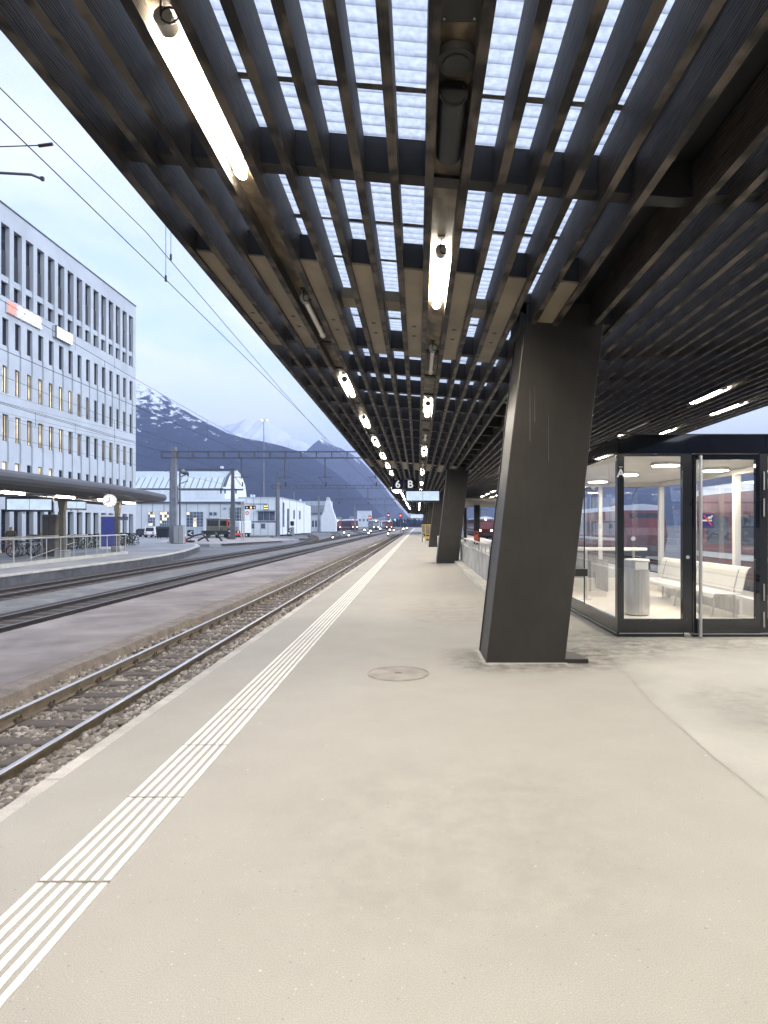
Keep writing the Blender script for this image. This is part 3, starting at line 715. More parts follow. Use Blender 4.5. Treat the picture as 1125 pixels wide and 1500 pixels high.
# row of slender posts under the far side of the canopy, beyond the stair well
# ------------------------------------------------------------------ tube lights
def lamp(lit):
    t = thing('tube_light', '', 'tube light')
    MB().cyl((0, .09, 0), (0, 1.42, 0), .036 if lit else .03, n=14).build('tube', 'lamp_lit' if lit else 'lamp_dim', t)
    m = MB().cyl((0, 0, 0), (0, .09, 0), .05, n=14); m.build('end_cap', 'lamp_cap', t)
    m = MB().cyl((0, 1.42, 0), (0, 1.48, 0), .044, .03, n=14); m.build('end_cap', 'lamp_dim' if not lit else 'lamp_lit', t)
    m = MB().box(-.012, .012, .25, .28, .03, .10).box(-.012, .012, 1.2, 1.23, .03, .10); m.build('bracket', 'lamp_cap', t)
    pts = [(-.01, -.06, .09), (.0, -.03, .07)]
    for k in range(13):
        a = k / 12 * 2 * math.pi; pts.append((.035 - .045 * math.cos(a), .0 + .0 * a, .02 - .045 * math.sin(a) * .9 - .02))
    MB().tube(pts, .006, 5).build('cable', 'cable', t)
    MB().box(-.03, .03, -.10, -.04, .07, .10).build('junction_box', 'cable', t)
    return t
lit0, dim0 = lamp(True), lamp(False)
ch_l, ch_d = kids(lit0), kids(dim0)
used = {True: False, False: False}
ORD = ['first', 'second', 'third', 'fourth', 'fifth', 'sixth', 'seventh', 'eighth', 'ninth', 'tenth', 'eleventh', 'twelfth']
def put_lamp(x, y, lit, label, group):
    z = soff(x) + .045
    src = lit0 if lit else dim0
    if not used[lit]:
        used[lit] = True; src.location = (x, y, z); src['label'] = label; src['group'] = group; return
    copy_tree(src, (x, y, z), 0, label, group, ch=(ch_l if lit else ch_d))
xl = (lx[3] + lx[4]) / 2; xc = (lx[9] + lx[10]) / 2
rows = [('outer', xl, 3.22, 4.0, [-2, -1], {1}, 'outer row of tube lights along the canopy edge', 'edge channel'),
        ('middle', xc, 5.66, None, [-2, -1], set(), 'middle row of tube lights under the canopy', 'middle channel'),
        ('far', 5.76, 11.9, 4.0, [-3, -2, -1], {1}, 'row of tube lights over the waiting room', 'slats above the waiting room'),
        ('rim', 7.05, 13.8, 3.8, [-3, -2, -1], set(), 'row of tube lights along the far rim of the canopy', 'far rim of the canopy')]
for nm, x, ys, pitch, before, dims, grp, where in rows:
    if nm == 'middle': ylist = [-3.2, .9] + [5.66, 8.8] + [12.8 + 4.05 * k for k in range(24)]; dims = set(range(3, 30, 2)); nbk = 2
    else: ylist = [ys + pitch * k for k in range(-len(before), 0)] + [ys + pitch * k for k in range(26 if nm == 'outer' else 18)]; dims = {d + len(before) for d in dims}; nbk = len(before)
    for k, y in enumerate(ylist):
        lit = k not in dims
        j = k - nbk
        if j < 0: lab = 'lit tube light in the %s behind the viewer' % where
        elif j < 9: lab = '%s tube light in the %s, %s from the near end' % ('glowing' if lit else 'unlit pale', where, ORD[j])
        else: lab = '%s tube light far down the %s' % ('tiny glowing' if lit else 'tiny unlit', where)
        put_lamp(x, y, lit, lab, grp)
# loudspeaker, round detector and cover plate in the middle channel
zc = soff(xc) + .125
sp = thing('loudspeaker', 'dark cylindrical loudspeaker hung in the middle roof channel', 'loudspeaker', (xc, 3.62, zc))
m = MB().cyl((0, .02, -.055), (0, .62, -.055), .085, n=20); m.build('speaker_body', 'black', sp)
MB().cyl((0, 0, -.055), (0, .02, -.055), .075, n=20).build('speaker_grille', 'cable', sp)
MB().tube([(-.05, .05, .0), (-.05, .02, -.05), (-.045, .03, -.10)], .006, 5).tube([(.05, .05, 0), (.055, .0, -.04), (.05, .03, -.11), (.03, .09, -.13)], .005, 5).build('chain', 'steel', sp)
dt = thing('smoke_detector', 'flat dark round device on the board just before the loudspeaker', 'detector', (xc, 3.42, zc))
MB().cyl((0, 0, -.05), (0, 0, -.001), .105, n=28).build('detector_housing', 'beam', dt)
MB().cyl((0, 0, -.058), (0, 0, -.05), .07, n=24).build('detector_face', 'black', dt)
pl = thing('cover_plate', 'dark square access plate with four bright screws in the middle roof channel', 'access plate', (xc, 3.08, zc))
MB().box(-.092, .092, -.11, .11, -.012, -.002).build('plate', 'black', pl)
for sx in (-.075, .075):
    for sy in (-.085, .085): MB().cyl((sx, sy, -.017), (sx, sy, -.012), .006, n=8).build('screw', 'steel', pl)

# ================================================================== glass waiting room
wr = thing('waiting_room', 'black framed glass waiting room with a lit cream interior standing on the platform', 'waiting room', (0, 0, 0))
xa, xb, ya, yb, zt, zc_ = 2.85, 5.95, 9.07, 15.4, 2.89, 2.62
MB().box(xa + .05, xb - .05, ya + .05, yb - .05, .002, .03).build('floor', 'floor_in', wr)
MB().box(xa + .07, xb - .07, ya + .07, yb - .07, zc_ + .004, zc_ + .04).build('ceiling', 'white_panel', wr)
MB().box(xa + .03, xb - .03, ya + .03, yb - .03, zc_ + .05, zt - .03).build('roof', 'black', wr)
# enamelled fascia panels
f_ = MB(); f_.box(xa + .02, 3.845, ya, ya + .02, zc_, zt).box(3.85, 4.965, ya, ya + .02, zc_, zt).box(4.97, xb, ya, ya + .02, zc_, zt); f_.build('fascia', 'enamel', wr)
f_ = MB(); f_.box(xa, xa + .02, ya, 10.94, zc_ - .02, zt).box(xa, xa + .02, 10.95, 13.1, zc_ - .02, zt).box(xa, xa + .02, 13.11, yb, zc_ - .02, zt); f_.build('fascia', 'enamel', wr)
MB().box(xb - .02, xb, ya + .02, yb, zc_, zt).build('fascia', 'anthracite', wr); MB().box(xa + .02, xb - .02, yb - .02, yb, zc_, zt).build('fascia', 'anthracite', wr)
MB().box(xa - .004, xb + .004, ya - .004, ya + .03, zt, zt + .012).box(xa - .004, xa + .03, ya + .03, yb, zt, zt + .012).build('roof_trim', 'black', wr)
# front frame
fr = MB()
fr.box(xa, 2.945, ya - .004, ya + .10, .06, zc_ - .001)            # corner post
fr.box(3.785, 3.915, ya - .004, ya + .08, .06, zc_ - .001)         # mullion
fr.box(4.885, 5.0, ya - .004, ya + .08, .06, zc_ - .001)
fr.box(xb - .08, xb, ya - .004, ya + .08, .06, zc_ - .001)
fr.box(2.945, 3.785, ya, ya + .06, .06, .255); fr.box(5.0, xb - .08, ya, ya + .06, .06, .255)
fr.box(2.945, 3.785, ya, ya + .06, zc_ - .035, zc_ - .002); fr.box(5.0, xb - .08, ya, ya + .06, zc_ - .035, zc_ - .002)
fr.build('front_frame', 'anthracite', wr)
MB().box(xa - .012, 3.80, ya - .02, ya + .1, 0, .058).box(3.92, xb, ya - .02, ya + .1, 0, .05).build('threshold', 'anthracite', wr)
MB().box(xa + .02, 3.78, ya - .026, ya - .0201, .05, .062).box(3.93, xb, ya - .026, ya - .0201, .042, .052).box(xa - .019, xa - .0121, ya, yb, .05, .062).build('threshold_trim', 'steel_dull', wr)
sf = MB(); sf.box(xa, xa + .06, ya + .10, yb - .06, .058, .25); sf.box(xa - .012, xa + .06, ya + .1, yb, 0, .056)
sf.box(xa, xa + .06, yb - .06, yb, .06, zc_); sf.box(xa + .012, xa + .03, 10.942, 10.955, .25, zc_ - .02); sf.box(xa + .012, xa + .03, 13.10, 13.112, .25, zc_ - .02)
sf.build('side_frame', 'anthracite', wr)
MB().quad((2.945, ya + .03, .255), (3.785, ya + .03, .255), (3.785, ya + .03, zc_ - .035), (2.945, ya + .03, zc_ - .035)).build('pane', 'pane', wr)
MB().quad((5.0, ya + .03, .255), (xb - .08, ya + .03, .255), (xb - .08, ya + .03, zc_ - .035), (5.0, ya + .03, zc_ - .035)).build('pane', 'pane', wr)
for y0, y1 in ((ya + .1, 10.942), (10.955, 13.10), (13.112, yb - .06)):
    MB().quad((xa + .02, y1, .25), (xa + .02, y0, .25), (xa + .02, y0, zc_ - .02), (xa + .02, y1, zc_ - .02)).build('pane', 'pane', wr)
# rear and far walls: cream mullions, glass, cream sill
mu = MB()
for y in (ya + .12, 11.66, 13.5, yb - .12): mu.box(xb - .15, xb - .045, y - .05, y + .05, .32, zc_)
for x in (4.4, 3.0): mu.box(x - .04, x + .04, yb - .14, yb - .05, .32, zc_)
mu.box(xb - .16, xb - .04, ya + .08, yb, zc_ - .1, zc_ - .001); mu.box(xa + .06, xb - .16, yb - .15, yb - .045, zc_ - .1, zc_ - .001)
mu.build('mullion', 'white_panel', wr)
MB().box(xb - .2, xb - .03, ya + .08, yb - .03, .03, .32).box(xa + .06, xb - .2, yb - .2, yb - .03, .03, .32).build('sill', 'white_panel', wr)
MB().quad((xb - .09, ya + .08, .32), (xb - .09, yb - .06, .32), (xb - .09, yb - .06, zc_ - .1), (xb - .09, ya + .08, zc_ - .1)).build('pane', 'pane', wr)
MB().quad((xa + .06, yb - .09, .32), (xb - .1, yb - .09, .32), (xb - .1, yb - .09, zc_ - .1), (xa + .06, yb - .09, zc_ - .1)).build('pane', 'pane', wr)
# door
dr = MB(); x0, x1 = 3.922, 4.88
dr.box(x0, x0 + .05, ya - .012, ya + .04, .055, 2.612); dr.box(x1 - .06, x1, ya - .012, ya + .04, .055, 2.612)
dr.box(x0 + .05, x1 - .06, ya - .012, ya + .04, .055, .26); dr.box(x0 + .05, x1 - .06, ya - .012, ya + .04, 2.535, 2.612)
door = dr.build('door', 'enamel', wr)
MB().quad((x0 + .05, ya + .015, .26), (x1 - .06, ya + .015, .26), (x1 - .06, ya + .015, 2.535), (x0 + .05, ya + .015, 2.535)).build('door_pane', 'pane', door)
h = MB(); h.cyl((4.0, ya - .09, .02), (4.0, ya - .09, 2.58), .024, n=16); 
for z in (.35, 2.4): h.cyl((4.0, ya - .09, z), (4.0, ya - .012, z), .012, n=10)
h.build('door_handle', 'steel', door)
MB().cyl((3.855, ya - .012, 1.14), (3.855, ya - .004, 1.14), .025, n=16).build('lock', 'steel', door)
hg = MB()
for z0, z1 in ((2.1, 2.36), (1.72, 1.98), (.52, .76), (.14, .36)): hg.cyl((4.935, ya - .02, z0), (4.935, ya - .02, z1), .011, n=10)
hg.build('hinge', 'steel', door)
st = MB().bevbox(4.045, 4.235, ya + .0, ya + .012, 1.555, 1.77, .004).build('no_smoking_sticker', 'no_smoke_blue', door)
b = MB(); yk = ya - .0035
def ringq(m, xa_, xb_, za, zb, w, y):
    m.box(xa_, xb_, y, y + .003, za, za + w).box(xa_, xb_, y, y + .003, zb - w, zb).box(xa_, xa_ + w, y, y + .003, za + w, zb - w).box(xb_ - w, xb_, y, y + .003, za + w, zb - w)
ringq(b, 4.056, 4.224, 1.566, 1.759, .006, yk); b.build('sticker_border', 'sign_line', st)
b = MB(); b.box(4.065, 4.17, yk, yk + .003, 1.652, 1.676).box(4.178, 4.188, yk, yk + .003, 1.652, 1.676).box(4.193, 4.201, yk, yk + .003, 1.652, 1.676)
for k in range(6): 
    a = k / 5; b.box(4.14 + .05 * a, 4.165 + .05 * a, yk, yk + .003, 1.69 + .012 * math.sin(k * 1.6) + .004 * k, 1.705 + .012 * math.sin(k * 1.6) + .004 * k)
b.build('cigarette_mark', 'letter_paint', st)
b = MB(); b.add([(4.075, yk - .003, 1.735), (4.095, yk - .003, 1.745), (4.205, yk - .003, 1.60), (4.185, yk - .003, 1.59)], [(0, 1, 2, 3), (3, 2, 1, 0)][1:]); b.build('red_bar', 'no_smoke_red', st)
# letter painted on the corner post for the reflection of a sector sign
text_mesh('reflected_letter', 'A', .16, 'letter_paint', wr, (2.898, ya - .0075, 2.335), bold=.004)
MB().box(2.875, 2.925, ya - .008, ya - .0042, 2.425, 2.432).build('reflected_line', 'letter_paint', wr)
# lamps; the disc above the bench stands in for a reflected lamp
for i, (x, y, lab) in enumerate([(4.08, 10.45, 'round ceiling lamp nearest the glass door inside the waiting room'), (4.08, 12.4, 'round ceiling lamp in the middle of the waiting room'), (4.08, 14.4, 'round ceiling lamp by the rear wall of the waiting room'), (5.35, 11.4, 'round lit disc above the white bench standing in for a reflected lamp')]):
    t = thing('ceiling_lamp', lab, 'ceiling lamp', (x, y, zc_), 0, 'round lamps in the waiting room')
    MB().cyl((0, 0, -.045), (0, 0, .0), .23, n=32).build('lamp_rim', 'white', t)
    MB().cyl((0, 0, -.052), (0, 0, -.0452), .205, n=32).build('lamp_disc', 'lamp_room', t)
# bench of perforated white metal
bn = thing('bench', 'white perforated metal bench inside the waiting room', 'bench', (5.12, 12.3, .03), R(2))
def curved(m, prof, y0, y1, t=.012):
    n = len(prof)
    for i in range(n - 1):
        (x0, z0), (x1_, z1) = prof[i], prof[i + 1]
        m.hexa([(x0, y0, z0 - t), (x1_, y0, z1 - t), (x1_, y1, z1 - t), (x0, y1, z0 - t), (x0, y0, z0), (x1_, y0, z1), (x1_, y1, z1), (x0, y1, z0)])
m = MB(); curved(m, [(-.25, .36), (-.24, .41), (-.21, .43), (0, .415), (.2, .41), (.235, .42)], -1.7, 1.7); m.build('seat', 'mesh_white', bn)
m = MB(); 
for i in range(2):
    y0 = -1.7 + i * 1.71
    prof = [(.235, .46), (.26, .56), (.30, .74), (.345, .84), (.39, .86)]
    for k in range(4):
        (x0_, z0), (x1_, z1) = prof[k], prof[k + 1]
        m.hexa([(x0_, y0, z0), (x0_ + .014, y0, z0), (x0_ + .014, y0 + 1.69, z0), (x0_, y0 + 1.69, z0), (x1_, y0, z1), (x1_ + .014, y0, z1), (x1_ + .014, y0 + 1.69, z1), (x1_, y0 + 1.69, z1)])
m.build('backrest', 'mesh_white', bn)
for y in (-1.45, 0, 1.45):
    m = MB(); m.tube([(-.16, y, 0), (-.12, y, .2), (-.14, y, .40)], .02, 8).tube([(.24, y, 0), (.24, y, .40), (.26, y, .55), (.33, y, .8)], .022, 8).tube([(-.14, y, .385), (.24, y, .385)], .018, 8)
    m.build('leg', 'rail_grey', bn)
rd = thing('radiator', 'low cream radiator under the white bench', 'radiator', (5.45, 12.3, .03))
m = MB()
for k in range(40): m.box(-.03, .03, -1.6 + k * .08, -1.6 + k * .08 + .06, .06, .30)
m.build('fins', 'white_panel', rd); MB().box(-.02, .02, -1.62, 1.6, .30, .33).box(-.02, .02, -1.5, -1.46, 0, .06).box(-.02, .02, 1.46, 1.5, 0, .06).build('frame', 'white', rd)
# litter bin
lb = thing('litter_bin', 'tall round brushed steel litter bin behind the glass', 'litter bin', (3.83, 11.1, .03))
m = MB(); n = 48; vs = []; fs = []
for z in (0.02, .80):
    for i in range(n):
        a = 2 * math.pi * i / n; r = .205 + (.005 if i % 2 else 0); vs.append((r * math.cos(a), r * math.sin(a), z))
for i in range(n): fs.append((i, (i + 1) % n, n + (i + 1) % n, n + i))
m.add(vs, fs); m.build('body', 'steel', lb)
MB().cyl((0, 0, .802), (0, 0, .955), .212, n=36).build('hood', 'steel', lb)
MB().cyl((0, 0, .957), (0, 0, .975), .215, .20, n=36).build('lid', 'white', lb)
MB().box(-.10, .12, -.225, -.19, .80, .935).build('flap', 'white', lb)
MB().box(.122, .16, -.21, -.13, .80, .93).build('opening', 'cable', lb)
MB().cyl((0, 0, 0), (0, 0, .02), .19, n=30).build('base', 'black', lb)
# leaning table
tb = thing('standing_table', 'cream standing table with rounded top inside the waiting room', 'table', (4.05, 13.4, .03))
m = MB(); pts = []
for k in range(24):
    a = 2 * math.pi * k / 24; pts.append((math.copysign(.58, math.cos(a)) + .2 * math.cos(a), .22 * math.sin(a)))
m.poly(pts, 1.04, 1.09); m.build('tabletop', 'white', tb)
for x in (-.5, .5):
    MB().cyl((x, 0, 0.01), (x, 0, 1.04), .03, n=12).cyl((x, 0, 0), (x, 0, .015), .12, n=20).build('leg', 'rail_grey', tb)

# ================================================================== signs, clocks and displays under our canopy
def hang(t, xs, z0, z1, y=0, mat='black'):
    m = MB()
    for x in xs: m.box(x - .02, x + .02, y - .02, y + .02, z0, z1)
    return m.build('hanger', mat, t)
ys = 35.0
def board_sign(name, label, x, y, z, wd, ht, big, small, group=None, y_face=None):
    t = thing(name, label, 'sign', (x, y, z), 0, group)
    MB().bevbox(-wd / 2, wd / 2, -.06, .06, 0, ht, .01).build('panel', 'sign_blue', t)
    b = MB(); ringq(b, -wd / 2 + .04, wd / 2 - .04, .04, ht - .04, .018, -.066); b.build('outline', 'sign_line', t)
    text_mesh('lettering', big, ht * .78, 'letter', t, (0, -.068, ht * .40), bold=.012)
    if small: text_mesh('caption', small, ht * .15, 'lettering_faint', t, (-.02 - wd * .1, -.068, ht * .80), bold=.002)
    hang(t, (-wd * .3, wd * .3), ht, soff(x) - z + .05)
    return t
board_sign('track_sign', 'navy hanging sign with a big white 6 above the platform', X(582.8, ys), ys, Z(717.5, ys), .70, .72, '6', 'Gleis')
board_sign('sector_sign', 'navy hanging sign with a big white B above the blue display', X(601, ys), ys, Z(717.5, ys), .70, .72, 'B', 'Sektor')
board_sign('track_sign', 'navy hanging sign with a white 5 seen through the waiting room glass', 7.45, 27.5, Z(719, 27.5), .56, .62, '- 5', '')
def display(name, label, px0, px1, py0, py1, y, top=None, rz=0):
    x0, x1, z1, z0 = X(px0, y), X(px1, y), Z(py0, y), Z(py1, y)
    t = thing(name, label, 'display', ((x0 + x1) / 2, y, z0)); w = (x1 - x0) / 2; h_ = z1 - z0
    MB().bevbox(-w, w, 0, .22, 0, h_, .01).build('case', 'display_case', t)
    sx = w - .07
    for a, c in ((-sx, -.008), (.008, sx)):
        MB().box(a, c, -.006, .001, .09, h_ - .07).build('screen', 'screen', t)
    m = MB()
    for x in (-.25, .12): m.cyl((x, .06, -.10), (x, .06, 0), .05, n=10)
    m.build('camera_dome', 'lamp_cap', t)
    hang(t, (-w * .7, w * .7), h_, (top or soff((x0 + x1) / 2) + .05) - z0, .1)
    t.rotation_euler = (0, 0, rz)
    return t
display('departure_display', 'blank pale blue departure display hanging under the B sign', 593.5, 645, 717.8, 735.5, 35.3)
display('departure_display', 'small far pale departure display above the end of the platform', 600.5, 620, 752.8, 759.8, 104)
def clock(name, label, loc, r, face, dz, ax=-1, y_stem=None):
    t = thing(name, label, 'clock', loc)
    MB().cyl((0, .0, 0), (0, .14, 0), r, n=32).build('case', 'steel_dull', t)
    MB().cyl((0, -.008, 0), (0, -.001, 0), r * .94, n=32).build('face', face, t)
    m = MB(); 
    m.box(-.012, .012, -.016, -.01, -r * .1, r * .52).build('hand', 'cable', t)
    m = MB(); m.add([(0.012, -.018, -.02), (-.01, -.018, .02), (-r * .55, -.018, -r * .38), (-r * .53, -.018, -r * .42)], [(0, 1, 2, 3), (3, 2, 1, 0)][:1]).build('hand', 'cable', t)
    m = MB()
    for k in range(12):
        a = k * math.pi / 6; p = Vector((math.sin(a), 0, math.cos(a)))
        q = p.cross(Vector((0, 1, 0))) * .012
        a0, a1 = p * r * .72, p * r * .88
        m.add([a0 - q + Vector((0, -.014, 0)), a0 + q + Vector((0, -.014, 0)), a1 + q + Vector((0, -.014, 0)), a1 - q + Vector((0, -.014, 0))], [(0, 1, 2, 3)])
    m.build('minute_mark', 'cable', t)
    MB().box(-.025, .025, .04, .09, r, dz).build('hanger', 'black', t)
    return t
clock('station_clock', 'brightly lit round clock half hidden behind the 6 sign', (-1.22, 37.0, Z(714.5, 37)), .34, 'clock_glow', soff(-1.2) - Z(714.5, 37) + .05)

# ================================================================== stair well, posts and small things on our platform
sw = thing('stair_parapet', 'grey panelled parapet with steel handrail along the stair well behind the column', 'parapet', (1.84, 14.3, 0))
m = MB()
for k in range(13):
    m.box(0, .05, k * 1.02, k * 1.02 + 1.0, .10, .80)
m.build('panel', 'concrete', sw)
MB().box(.012, .04, 0, 13.3, .1, .79).build('panel_core', 'black', sw)
MB().box(-.30, .06, -.2, 13.4, .002, .10).build('kerb', 'kerb', sw)
MB().box(-.01, .06, 0, 13.3, .80, .825).build('cap', 'rail_grey', sw)
m = MB(); m.tube([(.02, 0, 1.07), (.02, 13.3, 1.07)], .024, 8); m.build('handrail', 'rail_grey', sw)
m = MB()
for k in range(14): m.cyl((.02, .1 + k * 1.0, .825), (.02, .1 + k * 1.0, 1.06), .011, n=6)
m.build('baluster', 'steel_dull', sw)
MB().tube([(.9, 0.3, .6), (.9, 6.0, -1.6)], .02, 6).build('stair_rail', 'rail_grey', sw)
MB().box(2.4, 2.45, 0, 13.3, .1, .80).build('far_panel', 'concrete', sw)
sg = thing('white_notice', 'narrow white notice fixed to the end of the grey parapet', 'notice', (1.79, 14.12, 0))
MB().bevbox(-.03, .07, 0, .05, .10, .72, .005).build('notice_plate', 'white', sg); MB().box(-.01, .05, -.003, 0, .3, .55).build('notice_text', 'lettering_faint', sg)
# slender posts and thick posts beyond the stair well
def post(name, label, px, wpx, y, z1, mat='black'):
    x = X(px, y); w = wpx * y / F / 2
    t = thing(name, label, 'post', (x, y, 0))
    MB().bevbox(-w, w, -.15, .15, .03, z1, .02).build('shaft', mat, t); MB().box(-w - .06, w + .06, -.2, .2, 0, .03).build('foot_plate', 'steel_dull', t)
    return t
post('canopy_post', 'thin black post beyond the stair well, next to the dark column', 681.5, 4, 60, soff(4.5) + .05)
post('canopy_post', 'wide dark post beyond the stair well behind an orange bin', 698.5, 8.5, 52, soff(4.9) + .05)
ob = thing('litter_bin', 'small orange bin at the foot of a wide dark post', 'litter bin', (X(697.5, 50.5), 50.5, 0))
MB().bevbox(-.16, .16, -.15, .15, .25, 1.05, .03).build('body', 'orange', ob); MB().bevbox(-.17, .17, -.16, .16, 1.05, 1.12, .03).build('lid', 'orange', ob); MB().box(-.1, .1, -.156, -.15, .85, .98).build('slot', 'cable', ob); MB().box(-.04, .04, -.04, .04, 0, .25).build('foot', 'black', ob)
# fascia over the far end of the stair well
fb = thing('stair_roof', 'pale edged flat roof over the stair exit beyond the parapet', 'stair roof', (0, 0, 0))
MB().box(2.7, 7.6, 44, 60, 3.22, 3.45).build('roof_slab', 'gutter', fb); MB().box(2.68, 7.62, 43.94, 43.998, 3.26, 3.43).build('roof_edge', 'board', fb)
# validator and yellow timetable frames
vb = thing('ticket_validator', 'slim pale grey ticket validator beside a dark column', 'ticket validator', (X(643.2, 30.5), 30.5, 0))
MB().bevbox(-.075, .075, -.1, .1, .12, 1.08, .02).build('cabinet', 'white_panel', vb); MB().box(-.04, .05, -.105, -.1, .90, 1.0).build('slot', 'cable', vb); MB().box(-.05, .05, -.07, .07, 0, .12).build('foot', 'rail_grey', vb)
def cart(label, x, y):
    t = thing('timetable_stand', label, 'timetable stand', (x, y, 0))
    MB().box(-.42, .42, -.03, .03, .75, 1.65).build('frame', 'yellow', t)
    for k in range(2): MB().box(-.37 + k * .38, -.01 + k * .38, -.036, -.031, .80, 1.58).build('sheet', 'board', t)
    for x_ in (-.36, .36): MB().box(x_ - .03, x_ + .03, -.03, .03, 0, .748).build('leg', 'yellow', t)
    MB().box(-.42, .42, -.12, .12, .35, .5).build('lower_shelf', 'yellow', t)
    return t
cart('yellow framed timetable stand beside the far dark columns', X(624, 62), 62)
cart('second yellow timetable stand partly behind the far dark columns', X(629.5, 56), 56)
bc = thing('bollard', 'small pale bollard by the yellow timetable stands', 'bollard', (X(618.5, 60), 60, 0))
MB().cyl((0, 0, 0), (0, 0, .9), .06, n=12).build('shaft', 'steel_dull', bc); MB().sphere((0, 0, .9), .07).build('cap', 'steel', bc)

# ================================================================== the opposite platform
ZP = -.24
edge_l = [(-15.1, -20), (-15.1, 24), (-15.1, 34), (-15.5, 39), (-16.4, 44.5), (-17.7, 50), (-19.4, 56.5), (-21.6, 62), (-25, 66.5)]
inner = [(x - .35, y) for x, y in edge_l]
struct(MB().poly(inner + [(-29, 67), (-60, 67), (-60, -20)], -.9, ZP).build('opposite_platform', 'yard'))
m = MB()
for (a, b) in zip(range(len(edge_l) - 1), range(1, len(edge_l))):
    m.hexa([(*edge_l[a], -.92), (*edge_l[b], -.92), (*inner[b], -.92), (*inner[a], -.92), (*edge_l[a], ZP - .06), (*edge_l[b], ZP - .06), (*inner[b], ZP - .06), (*inner[a], ZP - .06)])
struct(m.build('platform_wall', 'concrete_dark'))
m = MB()
for (a, b) in zip(range(len(edge_l) - 1), range(1, len(edge_l))):
    o_a = (edge_l[a][0] + .04, edge_l[a][1]); o_b = (edge_l[b][0] + .04, edge_l[b][1])
    m.hexa([(*o_a, ZP - .058), (*o_b, ZP - .058), (*inner[b], ZP - .058), (*inner[a], ZP - .058), (*o_a, ZP + .004), (*o_b, ZP + .004), (*inner[b], ZP + .004), (*inner[a], ZP + .004)])
struct(m.build('platform_edge', 'edge'))
# yard surfaces beyond
struct(MB().poly([(-22, 67.2), (-17.2, 84), (-17.2, 92), (-25, 104), (-30, 138), (-90, 138), (-90, 67.2)], -.8, -.44).build('yard', 'yard'))
struct(MB().poly([(-21, 69), (-17.5, 82), (-18, 90), (-24, 99), (-33, 92), (-33, 78)], -.44, -.432).build('yard_patch', 'yard_pink'))
struct(MB().poly([(-25.5, 104), (-27, 121), (-37, 121), (-37, 104)], -.44, -.425).build('grass_patch', 'grass'))
# canopy of the opposite platform
oc = thing('platform_canopy', 'low dark grey canopy with a rounded gutter edge over the opposite platform', 'platform canopy', (0, 0, 0))
cp = [(-15.3, -6), (-15.3, 24), (-15.45, 33), (-16.2, 38.5), (-17.0, 43)]
prof = [(0.0, 3.42), (-.03, 3.56), (-.12, 3.66), (-.3, 3.70), (-7.2, 4.0), (-7.2, 3.35), (-4.2, 2.92), (-3.4, 2.92), (-.42, 3.18), (-.2, 3.2), (-.06, 3.28)]
m = MB(); n = len(prof); vs = []
for i, (x, y) in enumerate(cp):
    sx = 1.0 if i < len(cp) - 1 else .92
    zz = 0 if i < len(cp) - 1 else .0
    vs += [(x + dx * sx, y - (0 if i < len(cp) - 1 else -dx * .12), z) for dx, z in prof]
for i in range(len(cp) - 1):
    for k in range(n):
        j = (k + 1) % n
        m.add([vs[i * n + k], vs[(i + 1) * n + k], vs[(i + 1) * n + j], vs[i * n + j]], [(0, 1, 2, 3)], 0 if k in (0, 1, 2, 8, 9, 10) else (1 if 4 <= k <= 7 else 0))
m.add(vs[-n:], [tuple(range(n))], 0)
m.build('roof', ['gutter', 'soffit'], oc)
m = MB()
for dx, z in ((-1.6, 3.02), (-2.6, 2.94)):
    for (a, b) in zip(cp[:-1], cp[1:]): m.hexa([(a[0] + dx - .07, a[1], z), (a[0] + dx + .07, a[1], z), (b[0] + dx + .07, b[1] - .5, z), (b[0] + dx - .07, b[1] - .5, z), (a[0] + dx - .07, a[1], z + .12), (a[0] + dx + .07, a[1], z + .12), (b[0] + dx + .07, b[1] - .5, z + .12), (b[0] + dx - .07, b[1] - .5, z + .12)])
m.build('purlin', 'gutter', oc)
for y in (9, 15.4, 21.8, 28.2, 34.4, 40.7):
    x = -19.25
    q = .125
    c = MB().hexa([(x - q, y - q, ZP), (x + q, y - q, ZP), (x + q, y + q, ZP), (x - q, y + q, ZP), (x - q, y - q, 2.3), (x + q, y - q, 2.3), (x + q, y + q, 2.3), (x - q, y + q, 2.3)])
    c.hexa([(x - q, y - q, 2.3), (x + q, y - q, 2.3), (x + q, y + q, 2.3), (x - q, y + q, 2.3), (x - .22, y - q, 3.05), (x + .22, y - q, 3.05), (x + .22, y + q, 3.05), (x - .22, y + q, 3.05)])
    c = c.build('post', 'beige_post', oc)
    MB().bevbox(x - .3, x + .3, y - .3, y + .3, ZP + .002, ZP + .5, .05).build('post_base', 'concrete', c)
for i, y in enumerate((14, 18.4, 22.6, 26.8, 30.9, 35.2, 39.3)):
    t = thing('tube_light', 'lit tube light under the opposite canopy, %s from its end' % ORD[6 - i], 'tube light', (-17.55 - (.15 if y > 34 else 0) - (.5 if y > 38 else 0), y, 2.99), 0, 'tube lights under the opposite canopy')
    MB().cyl((0, 0, 0), (0, 1.5, 0), .05, n=10).build('tube', 'lamp_lit_cool', t); MB().box(-.07, .07, -.05, 1.55, .052, .085).build('batten', 'white', t)
d2 = display('departure_display', 'double blue cased departure display under the opposite canopy', 12, 74, 729, 749.5, 30.0, 3.1, R(16))
d3 = display('departure_display', 'second blue cased display edge on behind the opposite canopy post', 96, 128, 733, 747, 36.0, 3.1, R(62))
clock('station_clock', 'white round clock hanging at the edge of the opposite canopy', (X(160.5, 31.2), 31.2, Z(733.5, 31.2)), .33, 'clock_face', .50).rotation_euler = (0, 0, R(20))
nb_ = thing('station_sign', 'small blue sign arm fixed to the last post of the opposite canopy', 'sign', (-19.05, 40.4, 1.9))
